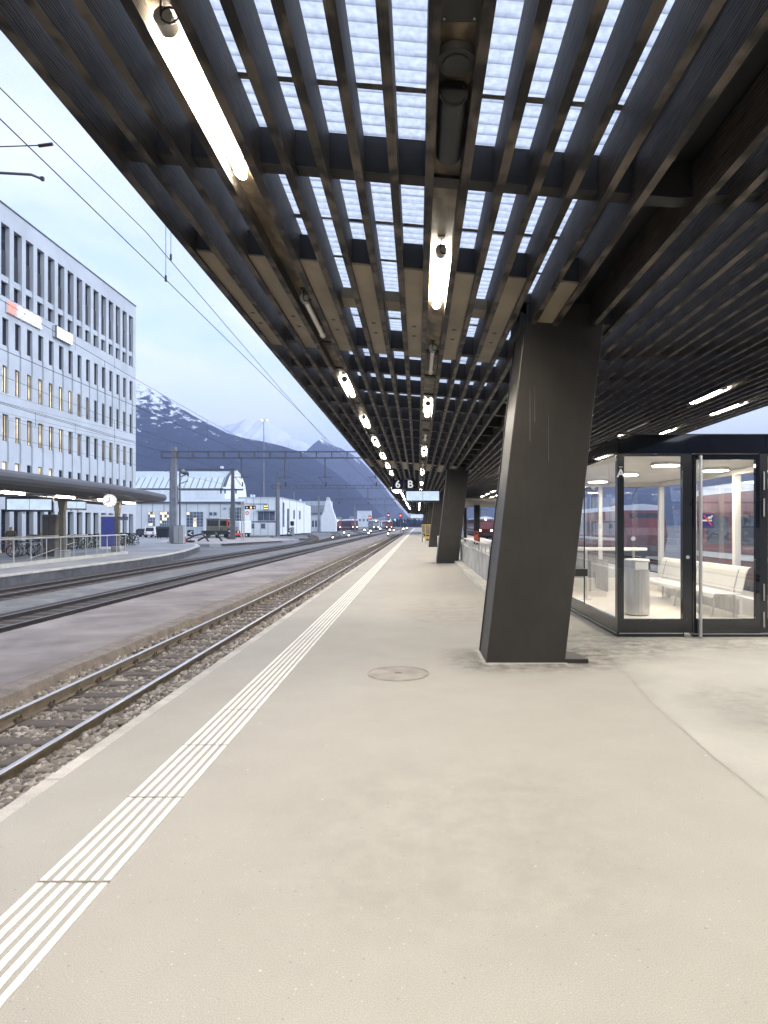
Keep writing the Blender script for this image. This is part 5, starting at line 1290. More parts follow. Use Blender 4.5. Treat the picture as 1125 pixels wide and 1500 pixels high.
# ------------------------------------------------------------------ vehicles in the yard
def car(name, label, px, y, rz, paint, van=False):
    t = thing(name, label, 'car', (X(px, y), y, GZ), rz)
    L2, w, hb, ht = 1.95, .82, .86, (1.72 if van else 1.42)
    prof = [(-L2, .28), (L2, .28), (L2, .62), (L2 - .12, hb), (L2 - .85, hb + .06), (L2 - 1.5, ht - .04), (L2 - 1.8, ht), (-L2 + (.25 if van else .75), ht), (-L2 + .06, hb + .05), (-L2, .7)]
    n = len(prof); m = MB()
    vs = [(-w * (.86 if z > 1 else 1), y_, z) for y_, z in prof] + [(w * (.86 if z > 1 else 1), y_, z) for y_, z in prof]
    m.add(vs, [tuple(range(n)), tuple(range(2 * n - 1, n - 1, -1))] + [(i, n + i, n + (i + 1) % n, (i + 1) % n) for i in range(n)])
    m.build('body', paint, t)
    g = MB(); 
    ya_, yb_ = prof[7], prof[8]
    for (p, q, s_) in ((prof[8], prof[7], -1), (prof[4], prof[5], 1)):
        a = (p[0] + (q[0] - p[0]) * .12, p[1] + (q[1] - p[1]) * .12); b = (p[0] + (q[0] - p[0]) * .88, p[1] + (q[1] - p[1]) * .88)
        o_ = .012 * s_; g.add([(-.66, a[0] + o_, a[1]), (.66, a[0] + o_, a[1]), (.6, b[0] + o_, b[1]), (-.6, b[0] + o_, b[1])], [(0, 1, 2, 3), (3, 2, 1, 0)][:1])
    g.build('windscreen', 'win_dark', t)
    g = MB()
    for s_ in (-1, 1): g.add([(s_ * (w + .004), -L2 + .6, hb + .08), (s_ * (w + .004), L2 - 1.0, hb + .08), (s_ * (w * .86 + .012), L2 - 1.55, ht - .1), (s_ * (w * .86 + .012), -L2 + .8, ht - .1)], [(0, 1, 2, 3)])
    g.build('side_window', 'win_dark', t)
    for sx in (-1, 1):
        for sy in (-1.25, 1.2):
            wh = MB().cyl((sx * (w - .16), sy, .31), (sx * (w + .02), sy, .31), .31, n=18).build('wheel', 'tyre', t); MB().cyl((sx * (w + .021), sy, .31), (sx * (w + .03), sy, .31), .18, n=12).build('rim', 'steel', wh)
        MB().box(sx * .6 - .14, sx * .6 + .14, -L2 - .02, -L2 + .02, .68, .86).build('tail_light', 'no_smoke_red', t); MB().box(sx * .6 - .16, sx * .6 + .16, L2 - .06, L2 + .015, .55, .70).build('headlight', 'white', t)
    MB().box(-w, w, -L2 - .06, -L2 + .001, .3, .52).build('bumper', 'car_dark' if paint == 'car_white' else 'cable', t)
    MB().box(-.26, .26, -L2 - .072, -L2 - .062, .38, .48).build('number_plate', 'white', t)
    return t
car('parked_car', 'white parked car seen from behind in front of the engine shed', 225, 104, R(4), 'car_white', True)
car('parked_car', 'low dark parked car almost hidden beside the white car', 209, 108, R(70), 'car_dark')
dk = thing('waste_container', 'black waste container standing between the white car and the catenary mast', 'waste container', (X(240, 96), 96, GZ))
MB().hexa([(-.8, -.6, .15), (.8, -.6, .15), (.8, .6, .15), (-.8, .6, .15), (-.95, -.7, 1.5), (.95, -.7, 1.5), (.95, .7, 1.5), (-.95, .7, 1.5)]).build('body', 'car_dark', dk); MB().extx([(-.75, 1.505), (.75, 1.505), (.6, 1.75), (-.3, 1.85)], -1, 1).build('lid', 'black', dk)
for x in (-.7, .7):
    for y in (-.5, .5): MB().cyl((x - .04, y, .08), (x + .04, y, .08), .08, n=10).build('castor', 'tyre', dk)
lc = thing('rail_tractor', 'olive rail tractor with a red crane and a dark flatbed in the yard', 'rail tractor', (X(321, 100), 100, GZ), R(62))
MB().bevbox(-1.25, 1.25, -3.3, 2.6, .55, 1.15, .05).build('chassis', 'train_under', lc)
cab = MB().bevbox(-1.2, 1.2, -1.2, 1.6, 1.152, 3.0, .08).build('cab', 'green_box', lc); MB().bevbox(-1.3, 1.3, -1.3, 1.7, 3.0, 3.12, .05).build('cab_roof', 'shed_roof', lc)
for s_ in (-1, 1): MB().box(s_ * 1.205 - .008, s_ * 1.205 + .008, -1.0, 1.3, 1.9, 2.75).build('side_window', 'win_dark', lc)
MB().box(-1.0, 1.0, -1.215, -1.201, 1.9, 2.75).build('front_window', 'win_dark', lc); MB().box(-.9, .9, 1.6, 1.615, 1.9, 2.75).build('rear_window', 'win_dark', lc)
MB().box(-.9, .9, -3.1, -1.3, 1.152, 1.75).build('engine_cover', 'green_box', lc)
MB().cyl((0, -1.7, 1.75), (0, -1.7, 2.9), .14, n=8).tube([(0, -1.7, 2.8), (.2, -2.3, 2.3), (.3, -2.7, 1.7)], .10, 6).build('crane_arm', 'orange', lc)
for s_ in (-1, 1):
    for y in (-2.4, -.6, 1.4): MB().cyl((s_ * .9, y, .42), (s_ * 1.05, y, .42), .4, n=16).build('wheel', 'tyre', lc)
for x in (-.7, .7): MB().cyl((x, -3.35, .95), (x, -3.30, .95), .13, n=10).build('headlight', 'white', lc)
MB().box(-1.3, 1.3, -3.42, -3.3, .45, .8).build('buffer_beam', 'no_smoke_red', lc)
vn = thing('white_wagon', 'plain white wagon standing behind the rail tractor', 'wagon', (X(352, 108), 108, GZ), R(40))
MB().bevbox(-1.1, 1.1, -2, 2, .7, 2.7, .08).build('body', 'shed_white', vn); MB().box(-1, 1, -1.9, 1.9, .45, .70).build('chassis', 'train_under', vn)
for s_ in (-1, 1):
    for y in (-1.3, 1.3): MB().cyl((s_ * .8, y, .4), (s_ * .95, y, .4), .38, n=14).build('wheel', 'tyre', vn)
for px, y, lab in ((293, 78, 'bent dark buffer stop at the end of the siding nearest the grey cabinet'), (313, 80, 'second bent dark buffer stop beside the first at the end of the siding')):
    t = thing('buffer_stop', lab, 'buffer stop', (X(px, y), y, GZ), R(20))
    for s_ in (-.55, .55): MB().tube([(-1.9, s_, .1), (-.6, s_, .75), (.3, s_, .95), (.7, s_, .45), (1.0, s_, .0)], .11, 6).build('bent_rail', 'rust_dark', t)
    MB().box(.15, .4, -.9, .9, .78, 1.1).build('buffer_beam', 'sleeper', t)
cb = thing('signal_cabinet', 'tall grey electrical cabinet at the foot of the big catenary mast', 'cabinet', (X(263, 62), 62, ZP))
MB().bevbox(-.5, .45, -.25, .25, .05, 1.75, .03).build('body', 'silver_box', cb); MB().box(-.01, .01, -.256, -.25, .1, 1.7).build('door_gap', 'cable', cb); MB().box(-.52, .47, -.27, .27, 1.752, 1.80).build('lid', 'mast_light', cb); MB().box(-.45, .4, -.2, .2, 0, .05).build('plinth', 'concrete', cb)
hy = thing('hydrant', 'small red and white marker post beside the grey cabinet', 'marker post', (X(271, 63), 63, GZ))
MB().cyl((0, 0, 0), (0, 0, .9), .09, n=10).build('post', 'no_smoke_red', hy); MB().cyl((0, 0, .901), (0, 0, 1.15), .095, n=10).build('white_top', 'white', hy)
for i, (px, py, y, lab) in enumerate(((279, 781, 74, 'white arrow shaped point indicator beside the bent buffer stops'), (337, 778, 92, 'white arrow shaped point indicator in front of the lattice mast'), (425, 777, 118, 'white arrow point indicator beside the black signal box'))):
    t = thing('point_indicator', lab, 'point indicator', (X(px, y), y, GZ), 0, 'point indicators in the yard')
    MB().box(-.35, .35, -.05, .05, Z(py, y) - GZ - .35, Z(py, y) - GZ + .35).build('lantern_box', 'black', t)
    MB().add([(-.28, -.056, Z(py, y) - GZ), (.22, -.056, Z(py, y) - GZ - .26), (.28, -.056, Z(py, y) - GZ - .16), (-.02, -.056, Z(py, y) - GZ), (.28, -.056, Z(py, y) - GZ + .16), (.22, -.056, Z(py, y) - GZ + .26)], [(0, 1, 2, 3), (0, 3, 4, 5)]).build('arrow', 'white', t)
    MB().cyl((0, 0, 0), (0, 0, Z(py, y) - GZ - .35), .05, n=8).build('stem', 'mast', t); MB().box(-.4, .4, -.3, .3, 0, .25).build('point_motor', 'train_under', t)
lgx = [X(359, 110), X(405, 110)]
lg = thing('loading_gauge', 'low dark bar frame standing across the grass in front of the white depot', 'frame', (0, 0, 0))
MB().box(lgx[0], lgx[1], 109.9, 110.1, Z(765.5, 110), Z(763.5, 110)).build('bar', 'mast', lg)
for x in lgx: MB().box(x - .1, x + .1, 109.88, 110.12, GZ, Z(764, 110)).build('leg', 'mast', lg)

# ------------------------------------------------------------------ red railcars
def railcar(name, label, x, y0, L_, zr, lit=True, heading=0, wd=1.32, dark=False, front=True):
    """railcar whose front looks towards -y; floor at rail level, roof at zr"""
    t = thing(name, label, 'train', (x, y0, RT), heading); h_ = zr - RT
    def sec(y_, top, w, nose=0): return [(-w, y_, .55), (w, y_, .55), (w, y_, top * .72), (w * .93, y_, top * .88), (-w * .93, y_, top * .88), (-w, y_, top * .72)]
    s0 = [(-wd * .86, .35, .45), (wd * .86, .35, .45), (wd * .9, .0, 1.5), (wd * .86, .55, h_ * .88), (-wd * .86, .55, h_ * .88), (-wd * .9, .0, 1.5)]
    s1 = sec(1.3, h_, wd); s2 = sec(L_, h_, wd)
    m = MB(); vs = s0 + s1 + s2
    fs = [(0, 1, 2, 5), (5, 2, 3, 4)] + [tuple(range(17, 11, -1))]
    for b in (0, 6):
        for i in range(6): fs.append((b + i, b + 6 + i, b + 6 + (i + 1) % 6, b + (i + 1) % 6))
    m.add(vs, [f[::-1] for f in fs]); body = m.build('body', 'grey_train' if dark else 'red_train', t)
    m = MB(); pr = [(-wd * .93, h_ * .88), (-wd * .72, h_ * .97), (0, h_), (wd * .72, h_ * .97), (wd * .93, h_ * .88)]
    m.ext(pr, .9, L_ - .05); m.build('roof', 'snow', t)
    MB().add([(-wd * .72, -.02 + .12, 1.72), (wd * .72, -.02 + .12, 1.72), (wd * .70, .48, h_ * .83), (-wd * .70, .48, h_ * .83)], [(0, 1, 2, 3)]).build('windscreen', 'train_glass', t)
    n = max(2, int((L_ - 3) / 1.9))
    for s_ in (-1, 1):
        for k in range(n):
            ya_ = 2.2 + k * 1.9
            MB().box(s_ * (wd + .006) - .006, s_ * (wd + .006) + .006, ya_, ya_ + 1.35, 1.55, h_ * .68).build('window', 'train_glass', t)
        MB().box(s_ * (wd + .004) - .004, s_ * (wd + .004) + .004, 1.4, L_ - .2, 1.12, 1.28).build('stripe', 'snow', t)
    MB().box(-wd * .9, wd * .9, 1.0, L_ - .4, .18, .548).build('underframe', 'train_under', t)
    for y_ in (2.2, 4.0, L_ - 4, L_ - 2.2):
        for s_ in (-1, 1): MB().cyl((s_ * .45, y_, .36), (s_ * .6, y_, .36), .36, n=16).build('wheel', 'train_under', t)
    for x_ in (-wd * .62, wd * .62): MB().cyl((x_, .03, 1.28), (x_, .12, 1.28), .13, n=14).build('headlight', 'headlight' if lit else 'white', t)
    if lit: MB().cyl((0, .30, h_ * .86), (0, .45, h_ * .86), .10, n=12).build('headlight', 'headlight', t)
    MB().box(-.5, .5, -.05, .34, .45, .85).build('coupling', 'train_under', t)
    m = MB(); m.tube([(-.5, 3.4, h_), (-.5, 4.2, h_ + .55), (-.5, 3.2, h_ + 1.1)], .035, 5).tube([(.5, 3.4, h_), (.5, 4.2, h_ + .55), (.5, 3.2, h_ + 1.1)], .035, 5).box(-.8, .8, 3.12, 3.28, h_ + 1.1, h_ + 1.16); m.build('pantograph', 'mast', t)
    return t
railcar('railcar', 'red railcar with a glowing front standing beside the pointed gable', X(495, 236), 236, 18, Z(760.5, 236), True, R(22), 1.5)
railcar('railcar', 'dark red second railcar parked between the two signals in the yard', X(520, 250), 250, 18, Z(760.5, 250), True, R(20), 1.5)
railcar('railcar', 'grey wagon with lit windows beyond the two red railcars', X(551, 262), 262, 14, Z(761, 262), True, R(12), 1.5, True)
railcar('railcar', 'far red train approaching with three bright headlights under the red signals', X(570, 285), 285, 30, Z(762, 285), True, R(6), 1.7)
railcar('railcar', 'red railcar with a frosted roof seen through the waiting room door', 10.3, 21.9, 0.01 + 16, 2.95, False, R(180), 1.32)
railcar('railcar', 'red and white railcar seen end on through the waiting room window', 13.75, 38, 24, 2.9, False, 0, 1.35)
railcar('railcar', 'red train with a bright headlight seen beyond the stair well', 10.3, 96, 20, 2.9, True, 0, 1.35)
railcar('railcar', 'red train with bright lamps on the outer track beyond the stair well', 13.9, 100, 20, 2.9, True, 0, 1.35)

# ------------------------------------------------------------------ overhead line: portals, masts, wires
def truss(m, xa_, xb_, y, z0, z1, w=.18, n=None, r=.045):
    for yy in (y - w, y + w):
        for z in (z0, z1): m.box(xa_, xb_, yy - r, yy + r, z - r, z + r)
    n = n or int(abs(xb_ - xa_) / 1.5)
    for k in range(n + 1):
        x = xa_ + (xb_ - xa_) * k / n
        for yy in (y - w, y + w): m.box(x - r * .7, x + r * .7, yy - r * .8, yy + r * .8, z0, z1)
def portal(label, y, px_mast, py0, py1, zfoot, xr=17.5, mat='mast', droppers=()):
    t = thing('catenary_portal', label, 'catenary portal', (0, 0, 0), 0, 'catenary portals across the tracks')
    xm = X(px_mast, y); z0, z1 = Z(py1, y), Z(py0, y)
    m = MB(); truss(m, xm - 1.2, xr, y, z0 + .05, z1 - .05); m.build('truss_beam', mat, t)
    MB().hexa([(xm - .28, y - .25, zfoot), (xm + .28, y - .25, zfoot), (xm + .28, y + .25, zfoot), (xm - .28, y + .25, zfoot), (xm - .2, y - .2, z1 + .4), (xm + .2, y - .2, z1 + .4), (xm + .2, y + .2, z1 + .4), (xm - .2, y + .2, z1 + .4)]).build('mast', 'mast_light', t)
    MB().box(xr - .2, xr + .2, y - .2, y + .2, -.7, z1 + .3).build('mast', mat, t)
    for x in droppers:
        m = MB(); m.box(x - .05, x + .05, y - .05, y + .05, 6.2, z0).cyl((x - .7, y, 6.35), (x + .7, y, 6.35), .035, n=6).cyl((x - .6, y, 6.3), (x + .1, y, 5.4), .03, n=6); m.build('dropper', mat, t)
        MB().cyl((x + .1, y, 5.45), (x + .1, y, 5.85), .06, n=8).build('insulator', 'insulator', t)
    return t
portal('near lattice catenary portal with a lattice beam from a grey mast beside the cabinet', 63, 255, 661, 671.5, ZP, droppers=(-4.2, -9.2, -13.2, -17.5))
portal('second catenary portal with a thin beam in front of the white depot', 117, 407.5, 710.5, 715.5, GZ, droppers=(-4.2, -9.2, -14.5))
portal('third thin catenary portal standing further along the tracks', 178, 467, 729.5, 732.5, GZ, droppers=(-4.2, -9.2))
portal('last thin catenary portal before the vanishing tracks', 245, 520, 739, 741.5, GZ)
def mast(label, px, y, py_top, r=.14, foot=GZ, mat='mast', arm=None):
    t = thing('catenary_mast', label, 'mast', (X(px, y), y, foot))
    MB().cyl((0, 0, 0), (0, 0, Z(py_top, y) - foot), r, r * .7, n=8).build('shaft', mat, t)
    if arm:
        m = MB(); 
        for (x0, z0, x1, z1) in arm: m.cyl((x0, 0, z0), (x1, 0, z1), .05, n=6)
        m.build('arm', mat, t)
        MB().cyl((arm[0][2], 0, arm[0][3] - .3), (arm[0][2], 0, arm[0][3] + .1), .09, n=8).build('insulator', 'insulator', t)
    MB().box(-.3, .3, -.3, .3, 0, .12).build('foot', 'concrete', t)
    return t
mast('thick grey mast with a smaller lamp arm behind the portal mast', 250.5, 66, 683, .20, ZP, 'mast_light')
mast('black mast with coiled weights beside the portal mast', 263.5, 70, 688, .12, GZ, 'mast', [(0, 7.3, .9, 7.7), (0, 6.6, .9, 6.9), (.0, 4.6, -.9, 5.0)])
t = thing('tension_weight', 'round stacked tension weight hung beside the black mast', 'tension weight', (X(259, 69), 69, 4.2)); MB().cyl((0, 0, 0), (0, 0, 1.6), .18, n=10).build('weights', 'mast', t); MB().cyl((0, 0, 1.6), (0, 0, 3.0), .02, n=5).build('cable', 'wire', t)
t = thing('floodlight', 'pair of grey floodlights on the top of the black mast', 'floodlight', (X(268, 70), 70, Z(691, 70))); MB().sphere((0, 0, 0), .28).build('lamp_head', 'mast_light', t); MB().cyl((.0, 0, -.1), (.55, -.1, -.2), .20, n=12).build('lamp_head', 'mast', t)
lt = thing('yard_gantry', 'slim yard gantry ending at a tapered dark mast before the engine shed', 'gantry', (0, 0, 0))
yG = 90; xa_, xb_ = X(262, yG), X(341, yG)
m = MB(); m.box(xa_, xb_ + .3, yG - .06, yG + .06, Z(689, yG), Z(686.5, yG)); m.build('beam', 'mast', lt)
m = MB(); m.box(xa_, xb_ + 1.5, yG - .05, yG + .05, Z(718.5, yG), Z(716, yG)); m.build('lower_beam', 'mast', lt)
MB().hexa([(xb_ - .35, yG - .2, GZ), (xb_ + .35, yG - .2, GZ), (xb_ + .35, yG + .2, GZ), (xb_ - .35, yG + .2, GZ), (xb_ - .18, yG - .12, Z(686, yG)), (xb_ + .18, yG - .12, Z(686, yG)), (xb_ + .18, yG + .12, Z(686, yG)), (xb_ - .18, yG + .12, Z(686, yG))]).build('mast', 'mast', lt)
for px in (324, 330, 346): MB().cyl((X(px, yG), yG - .1, Z(716, yG)), (X(px, yG), yG - .1, Z(723, yG)), .10, n=8).build('insulator', 'insulator', lt)
MB().bevbox(X(323, yG), X(327, yG), yG - .2, yG + .2, Z(686.4, yG), Z(683, yG), .03).build('lamp', 'shed_white', lt)
sgy = thing('signal_gantry', 'pinkish lattice signal post with a crossarm in front of the white depot', 'signal gantry', (0, 0, 0))
yG = 84; 
m = MB(); 
for px in (354, 357.5): m.box(X(px, yG) - .07, X(px, yG) + .07, yG - .07, yG + .07, GZ, Z(735, yG))
for k in range(12): z = GZ + .6 + k * .32; m.box(X(354, yG), X(357.5, yG), yG - .03, yG + .03, z, z + .05)
m.build('lattice_post', 'kerb', sgy)
MB().box(X(348, yG), X(391, yG), yG - .06, yG + .06, Z(739, yG), Z(737.8, yG)).build('crossarm', 'mast', sgy)
MB().bevbox(X(359, yG), X(375, yG), yG - .12, yG - .0601, Z(746, yG), Z(740.5, yG), .02).build('route_board', 'black', sgy)
for k, px in enumerate((362, 368, 373)): MB().cyl((X(px, yG), yG - .14, Z(743.5, yG)), (X(px, yG), yG - .121, Z(743.5, yG)), .12, n=12).build('lamp', 'amber' if k == 1 else 'white', sgy)
MB().cyl((X(362.5, yG), yG - .14, Z(751.5, yG)), (X(362.5, yG), yG - .08, Z(751.5, yG)), .24, n=18).build('round_sign', 'white', sgy); MB().torus((X(362.5, yG), yG - .15, Z(751.5, yG)), .22, .04, (0, 1, 0)).build('sign_rim', 'no_smoke_red', sgy)
MB().bevbox(X(386.5, yG), X(393.5, yG), yG - .14, yG - .061, Z(747.5, yG), Z(739.4, yG), .03).build('signal_head', 'black', sgy)
for px, py in ((388.5, 741.5), (391.5, 741.5), (388.5, 745), (391.5, 745)): MB().cyl((X(px, yG), yG - .17, Z(py, yG)), (X(px, yG), yG - .141, Z(py, yG)), .09, n=12).build('lamp', 'amber', sgy)
mast('plain black mast in front of the corner of the white depot', 405, 112, 695, .15)
mast('short pale pole along the side wall of the white depot', 430.5, 150, 721, .14, GZ, 'mast_light')
t = thing('signal_box', 'black lineside signal on a grey cabinet by the white depot', 'signal', (X(428, 128), 128, GZ)); MB().bevbox(-.4, .4, -.2, .2, 0, 1.6, .05).build('cabinet', 'silver_box', t); MB().bevbox(-.36, .36, -.15, .15, 1.9, 2.8, .05).build('signal_head', 'black', t); MB().box(-.06, .06, -.06, .06, 1.6, 1.9).build('stem', 'mast', t)
tw = thing('light_tower', 'tall slim floodlight tower with a glowing head rising in front of the mountain', 'light tower', (X(386.5, 190), 190, GZ))
MB().cyl((0, 0, 0), (0, 0, Z(616, 190) - GZ), .22, .11, n=8).build('shaft', 'mast_light', tw)
z_ = Z(615, 190) - GZ; MB().torus((0, 0, z_), .9, .06, n=20).build('head_ring', 'mast_light', tw)
for k in range(6):
    a = k * math.pi / 3; MB().box(1.0 * math.cos(a) - .32, 1.0 * math.cos(a) + .32, 1.0 * math.sin(a) - .2, 1.0 * math.sin(a) + .2, z_ - .25, z_ + .05).build('lamp_head', 'shed_white' if k % 2 else 'tower_glow', tw)
# signals
def signal(label, px, py, y, lamp, dwarf=False, foot=-.6):
    x = X(px, y); z = Z(py, y)
    t = thing('signal', label, 'signal', (x, y, foot), 0, 'railway signals in the distance')
    h_ = z - foot; s_ = y / 170
    MB().bevbox(-.32 * s_, .32 * s_, .0, .22, h_ - .5 * s_, h_ + .55 * s_, .04).build('signal_head', 'black', t)
    MB().cyl((0, -.03, h_), (0, -.004, h_), (.17 if not dwarf else .2) * s_, n=14).build('lamp', lamp, t)
    if h_ - .5 * s_ > .05: MB().cyl((0, .1, 0), (0, .1, h_ - .5 * s_), .08, n=8).build('stem', 'mast', t)
    return t
signal('main signal showing red beside the red railcar', 468, 769, 205, 'red_light')
signal('main signal showing red beyond the second railcar', 541.7, 758.3, 210, 'red_light')
signal('tall main signal showing red, the one nearer to the yard of the twin pair', 569, 754.6, 215, 'red_light')
signal('tall main signal showing red, the one nearer to the platform of the twin pair', 586.6, 755.2, 190, 'red_light')
dw = [(487.5, 787, 92), (504, 780, 120), (511, 784, 110), (540, 780.5, 118), (543, 777.5, 140), (557, 774.5, 165), (568.5, 781.5, 108), (571, 776, 160), (577, 776.5, 170), (591, 774.5, 200), (596, 773.5, 240), (534, 776, 170)]
for i, (px, py, y) in enumerate(dw): signal('low ground signal with a white light between the tracks, %s in order of distance' % ORD[sorted(range(len(dw)), key=lambda q: dw[q][2]).index(i)], px, py, y, 'headlight_low', True)
# wires above each track
for xw, lab, full in ((-4.05, 'overhead contact line above the nearest track', True), (-9.05, 'overhead contact line above the middle track', False), (-13.0, 'overhead contact line above the track beside the opposite platform', False), (10.3, 'overhead contact line above the far track behind the waiting room', False), (-17.5, 'overhead contact line sagging in front of the office block', False)):
    t = thing('contact_line', lab, 'overhead line', (0, 0, 0), 0, 'overhead lines')
    m = MB(); r = .008
    pts = [(xw + .22 * math.cos(math.pi * (y - 9) / 54), y, 5.33 + (0 if full else .0)) for y in np.arange(-45, 330, 6.0)]
    m.tube(pts, r, 4); m.build('contact_wire', 'wire', t)
    m = MB(); pts = []
    for y in np.arange(-45, 330, 4.5):
        ph = ((y - 9) % 54) / 54; s_ = 4 * ph * (1 - ph); pts.append((xw + .2 * math.cos(math.pi * (y - 9) / 54), y, 6.0 + (0.55 if not full else .0) - .55 * s_ - (.25 if full else 0)))
    m.tube(pts, r * .9, 4); m.build('messenger_wire', 'wire', t)
    for y in np.arange(18, 160, 9.0):
        ph = ((y - 9) % 54) / 54; s_ = 4 * ph * (1 - ph); x = xw + .2 * math.cos(math.pi * (y - 9) / 54)
        MB().cyl((x, y, 5.33), (x, y, 6.0 + (0.55 if not full else 0) - .55 * s_ - (.25 if full else 0)), .006, n=3).build('dropper_wire', 'wire', t)
    if full:
        MB().tube([(xw - 4.5, 6.85, 5.62), (xw - 1.0, 6.85, 5.43), (xw - .12, 6.85, 5.38), (xw, 6.85, 5.33)], .014, 6).build('registration_arm', 'mast', t)
        MB().tube([(xw - 4.5, 6.85, 5.55), (xw + .1, 6.85, 5.70)], .007, 4).build('span_wire', 'wire', t)
        MB().cyl((xw - .04, 6.85, 5.69), (xw + .11, 6.85, 5.71), .018, n=8).build('clamp', 'insulator', t); MB().box(xw - .015, xw + .015, 6.835, 6.865, 5.315, 5.355).build('clamp', 'insulator', t)
        m = MB()
        for x_, y_, zl in ((xw + .2, 9.7, 5.34), (xw + .2, 9.9, 5.75)): m.cyl((x_, y_, zl), (x_, y_, 7.4), .005, n=3); m.cyl((x_, y_, zl - .02), (x_, y_, zl + .07), .018, n=6)
        m.build('hanger_wire', 'wire', t)
m = MB(); t = thing('feeder_line', 'thin feeder wires strung from the portal across the office block', 'overhead line', (0, 0, 0), 0, 'overhead lines')
for k, (xw, za_) in enumerate(((-22.2, 8.6), (-23.2, 9.4), (-20.5, 8.0), (-24.5, 10.2))):
    pts = [(xw + .01 * y, y, za_ - 1.2 * math.sin(math.pi * max(0, min(1, (y + 20) / 83)))) for y in np.arange(-20, 64, 4)]; MB().tube(pts, .007, 4).build('wire', 'wire', t)

# ================================================================== mountains
def mountmat(name, forest, forest2, snow_lo, snow_hi, seed, nscale, rock=(.16, .17, .2), snow=(.75, .80, .88)):
    m, nt, o = newmat(name); L = nt.links
    b = N(nt, 'ShaderNodeBsdfPrincipled'); b.inputs['Roughness'].default_value = .95; b.inputs['Specular IOR Level'].default_value = .1
    g = N(nt, 'ShaderNodeNewGeometry'); sp = N(nt, 'ShaderNodeSeparateXYZ'); L.new(g.outputs['Position'], sp.inputs[0])
    n1 = N(nt, 'ShaderNodeTexNoise'); n1.inputs['Scale'].default_value = nscale; n1.inputs['Detail'].default_value = 8; n1.inputs['Roughness'].default_value = .7
    mp = N(nt, 'ShaderNodeMapping'); mp.inputs['Location'].default_value = (seed, 0, 0); mp.inputs['Scale'].default_value = (1, .4, .28); L.new(g.outputs['Position'], mp.inputs['Vector']); L.new(mp.outputs[0], n1.inputs['Vector'])
    mr = N(nt, 'ShaderNodeMapRange'); mr.inputs['From Min'].default_value = snow_lo; mr.inputs['From Max'].default_value = snow_hi; mr.inputs['To Min'].default_value = -.33; mr.inputs['To Max'].default_value = .16
    L.new(sp.outputs['Z'], mr.inputs['Value'])
    ad = N(nt, 'ShaderNodeMath', operation='ADD'); L.new(n1.outputs['Fac'], ad.inputs[0]); L.new(mr.outputs[0], ad.inputs[1])
    cr = N(nt, 'ShaderNodeValToRGB'); cr.color_ramp.elements[0].position = .49; cr.color_ramp.elements[1].position = .57; cr.color_ramp.elements[0].color = (0, 0, 0, 1); cr.color_ramp.elements[1].color = (1, 1, 1, 1)
    L.new(ad.outputs[0], cr.inputs[0])
    n2 = N(nt, 'ShaderNodeTexNoise'); n2.inputs['Scale'].default_value = nscale * 6; n2.inputs['Detail'].default_value = 5; L.new(g.outputs['Position'], n2.inputs['Vector'])
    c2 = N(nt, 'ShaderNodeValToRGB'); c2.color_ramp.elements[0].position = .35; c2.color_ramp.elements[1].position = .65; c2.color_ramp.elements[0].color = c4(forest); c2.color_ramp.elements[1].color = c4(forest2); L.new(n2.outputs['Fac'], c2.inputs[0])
    mx = N(nt, 'ShaderNodeMix', data_type='RGBA'); L.new(cr.outputs[0], mx.inputs['Factor']); L.new(c2.outputs[0], mx.inputs['A']); mx.inputs['B'].default_value = c4(snow)
    L.new(mx.outputs['Result'], b.inputs['Base Color']); L.new(b.outputs[0], o.inputs[0]); M[name] = m
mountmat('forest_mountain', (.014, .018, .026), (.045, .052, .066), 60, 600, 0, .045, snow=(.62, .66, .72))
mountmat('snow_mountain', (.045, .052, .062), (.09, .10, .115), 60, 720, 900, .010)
mountmat('hazed_snow_far', (.42, .46, .52), (.62, .66, .71), 200, 800, 40, .010, snow=(.66, .70, .76))  # snowy peak, all tones paled with painted haze towards the sky colour
def mountain(name, sky, D, depth, mat, seed, step=1.6, rows=46, gully=.10, rough=.012, front=1.0):
    me_v = []; pxs = np.arange(sky[0][0], sky[-1][0] + .01, step); S = np.array(sky, float)
    H = (VY - np.interp(pxs, S[:, 0], S[:, 1])) * D / F
    m = MB(); nr = rows
    for i, px in enumerate(pxs):
        x = (px - VX) * D / F
        for j in range(nr):
            t = -1 + 2 * j / (nr - 1)
            y = D + t * depth * (front if t < 0 else 1)
            base = H[i] * (1 - abs(t) ** 1.15)
            nz = mnoise.fractal(Vector((x * .004 + seed, y * .0012, 0)), 1.0, 2.1, 6) * gully * H[i] * (abs(t) * 2 if abs(t) < .5 else 2 * (1 - abs(t)))
            nz += mnoise.noise(Vector((x * .06, y * .06, seed))) * rough * D / 100 * (1 if abs(t) < .9 else 0)
            m.v.append((x, y, max(-1, base + nz + EYE)))
    n = len(pxs)
    for i in range(n - 1):
        for j in range(nr - 1): m.f.append((i * nr + j, (i + 1) * nr + j, (i + 1) * nr + j + 1, i * nr + j + 1)); m.m.append(0); m.sm.append(False)
    return struct(m.build(name, mat))
mountain('mountain', [(-160, 640), (-40, 600), (60, 570), (130, 556), (165, 552), (190, 558), (204, 561), (214, 563), (228, 570), (244, 580), (262, 594), (285, 608), (310, 621), (335, 634), (362, 642), (390, 647), (415, 653), (440, 661), (462, 672), (490, 690), (520, 715), (550, 745), (575, 768)], 2400, 1150, 'forest_mountain', 3.1, gully=.17)
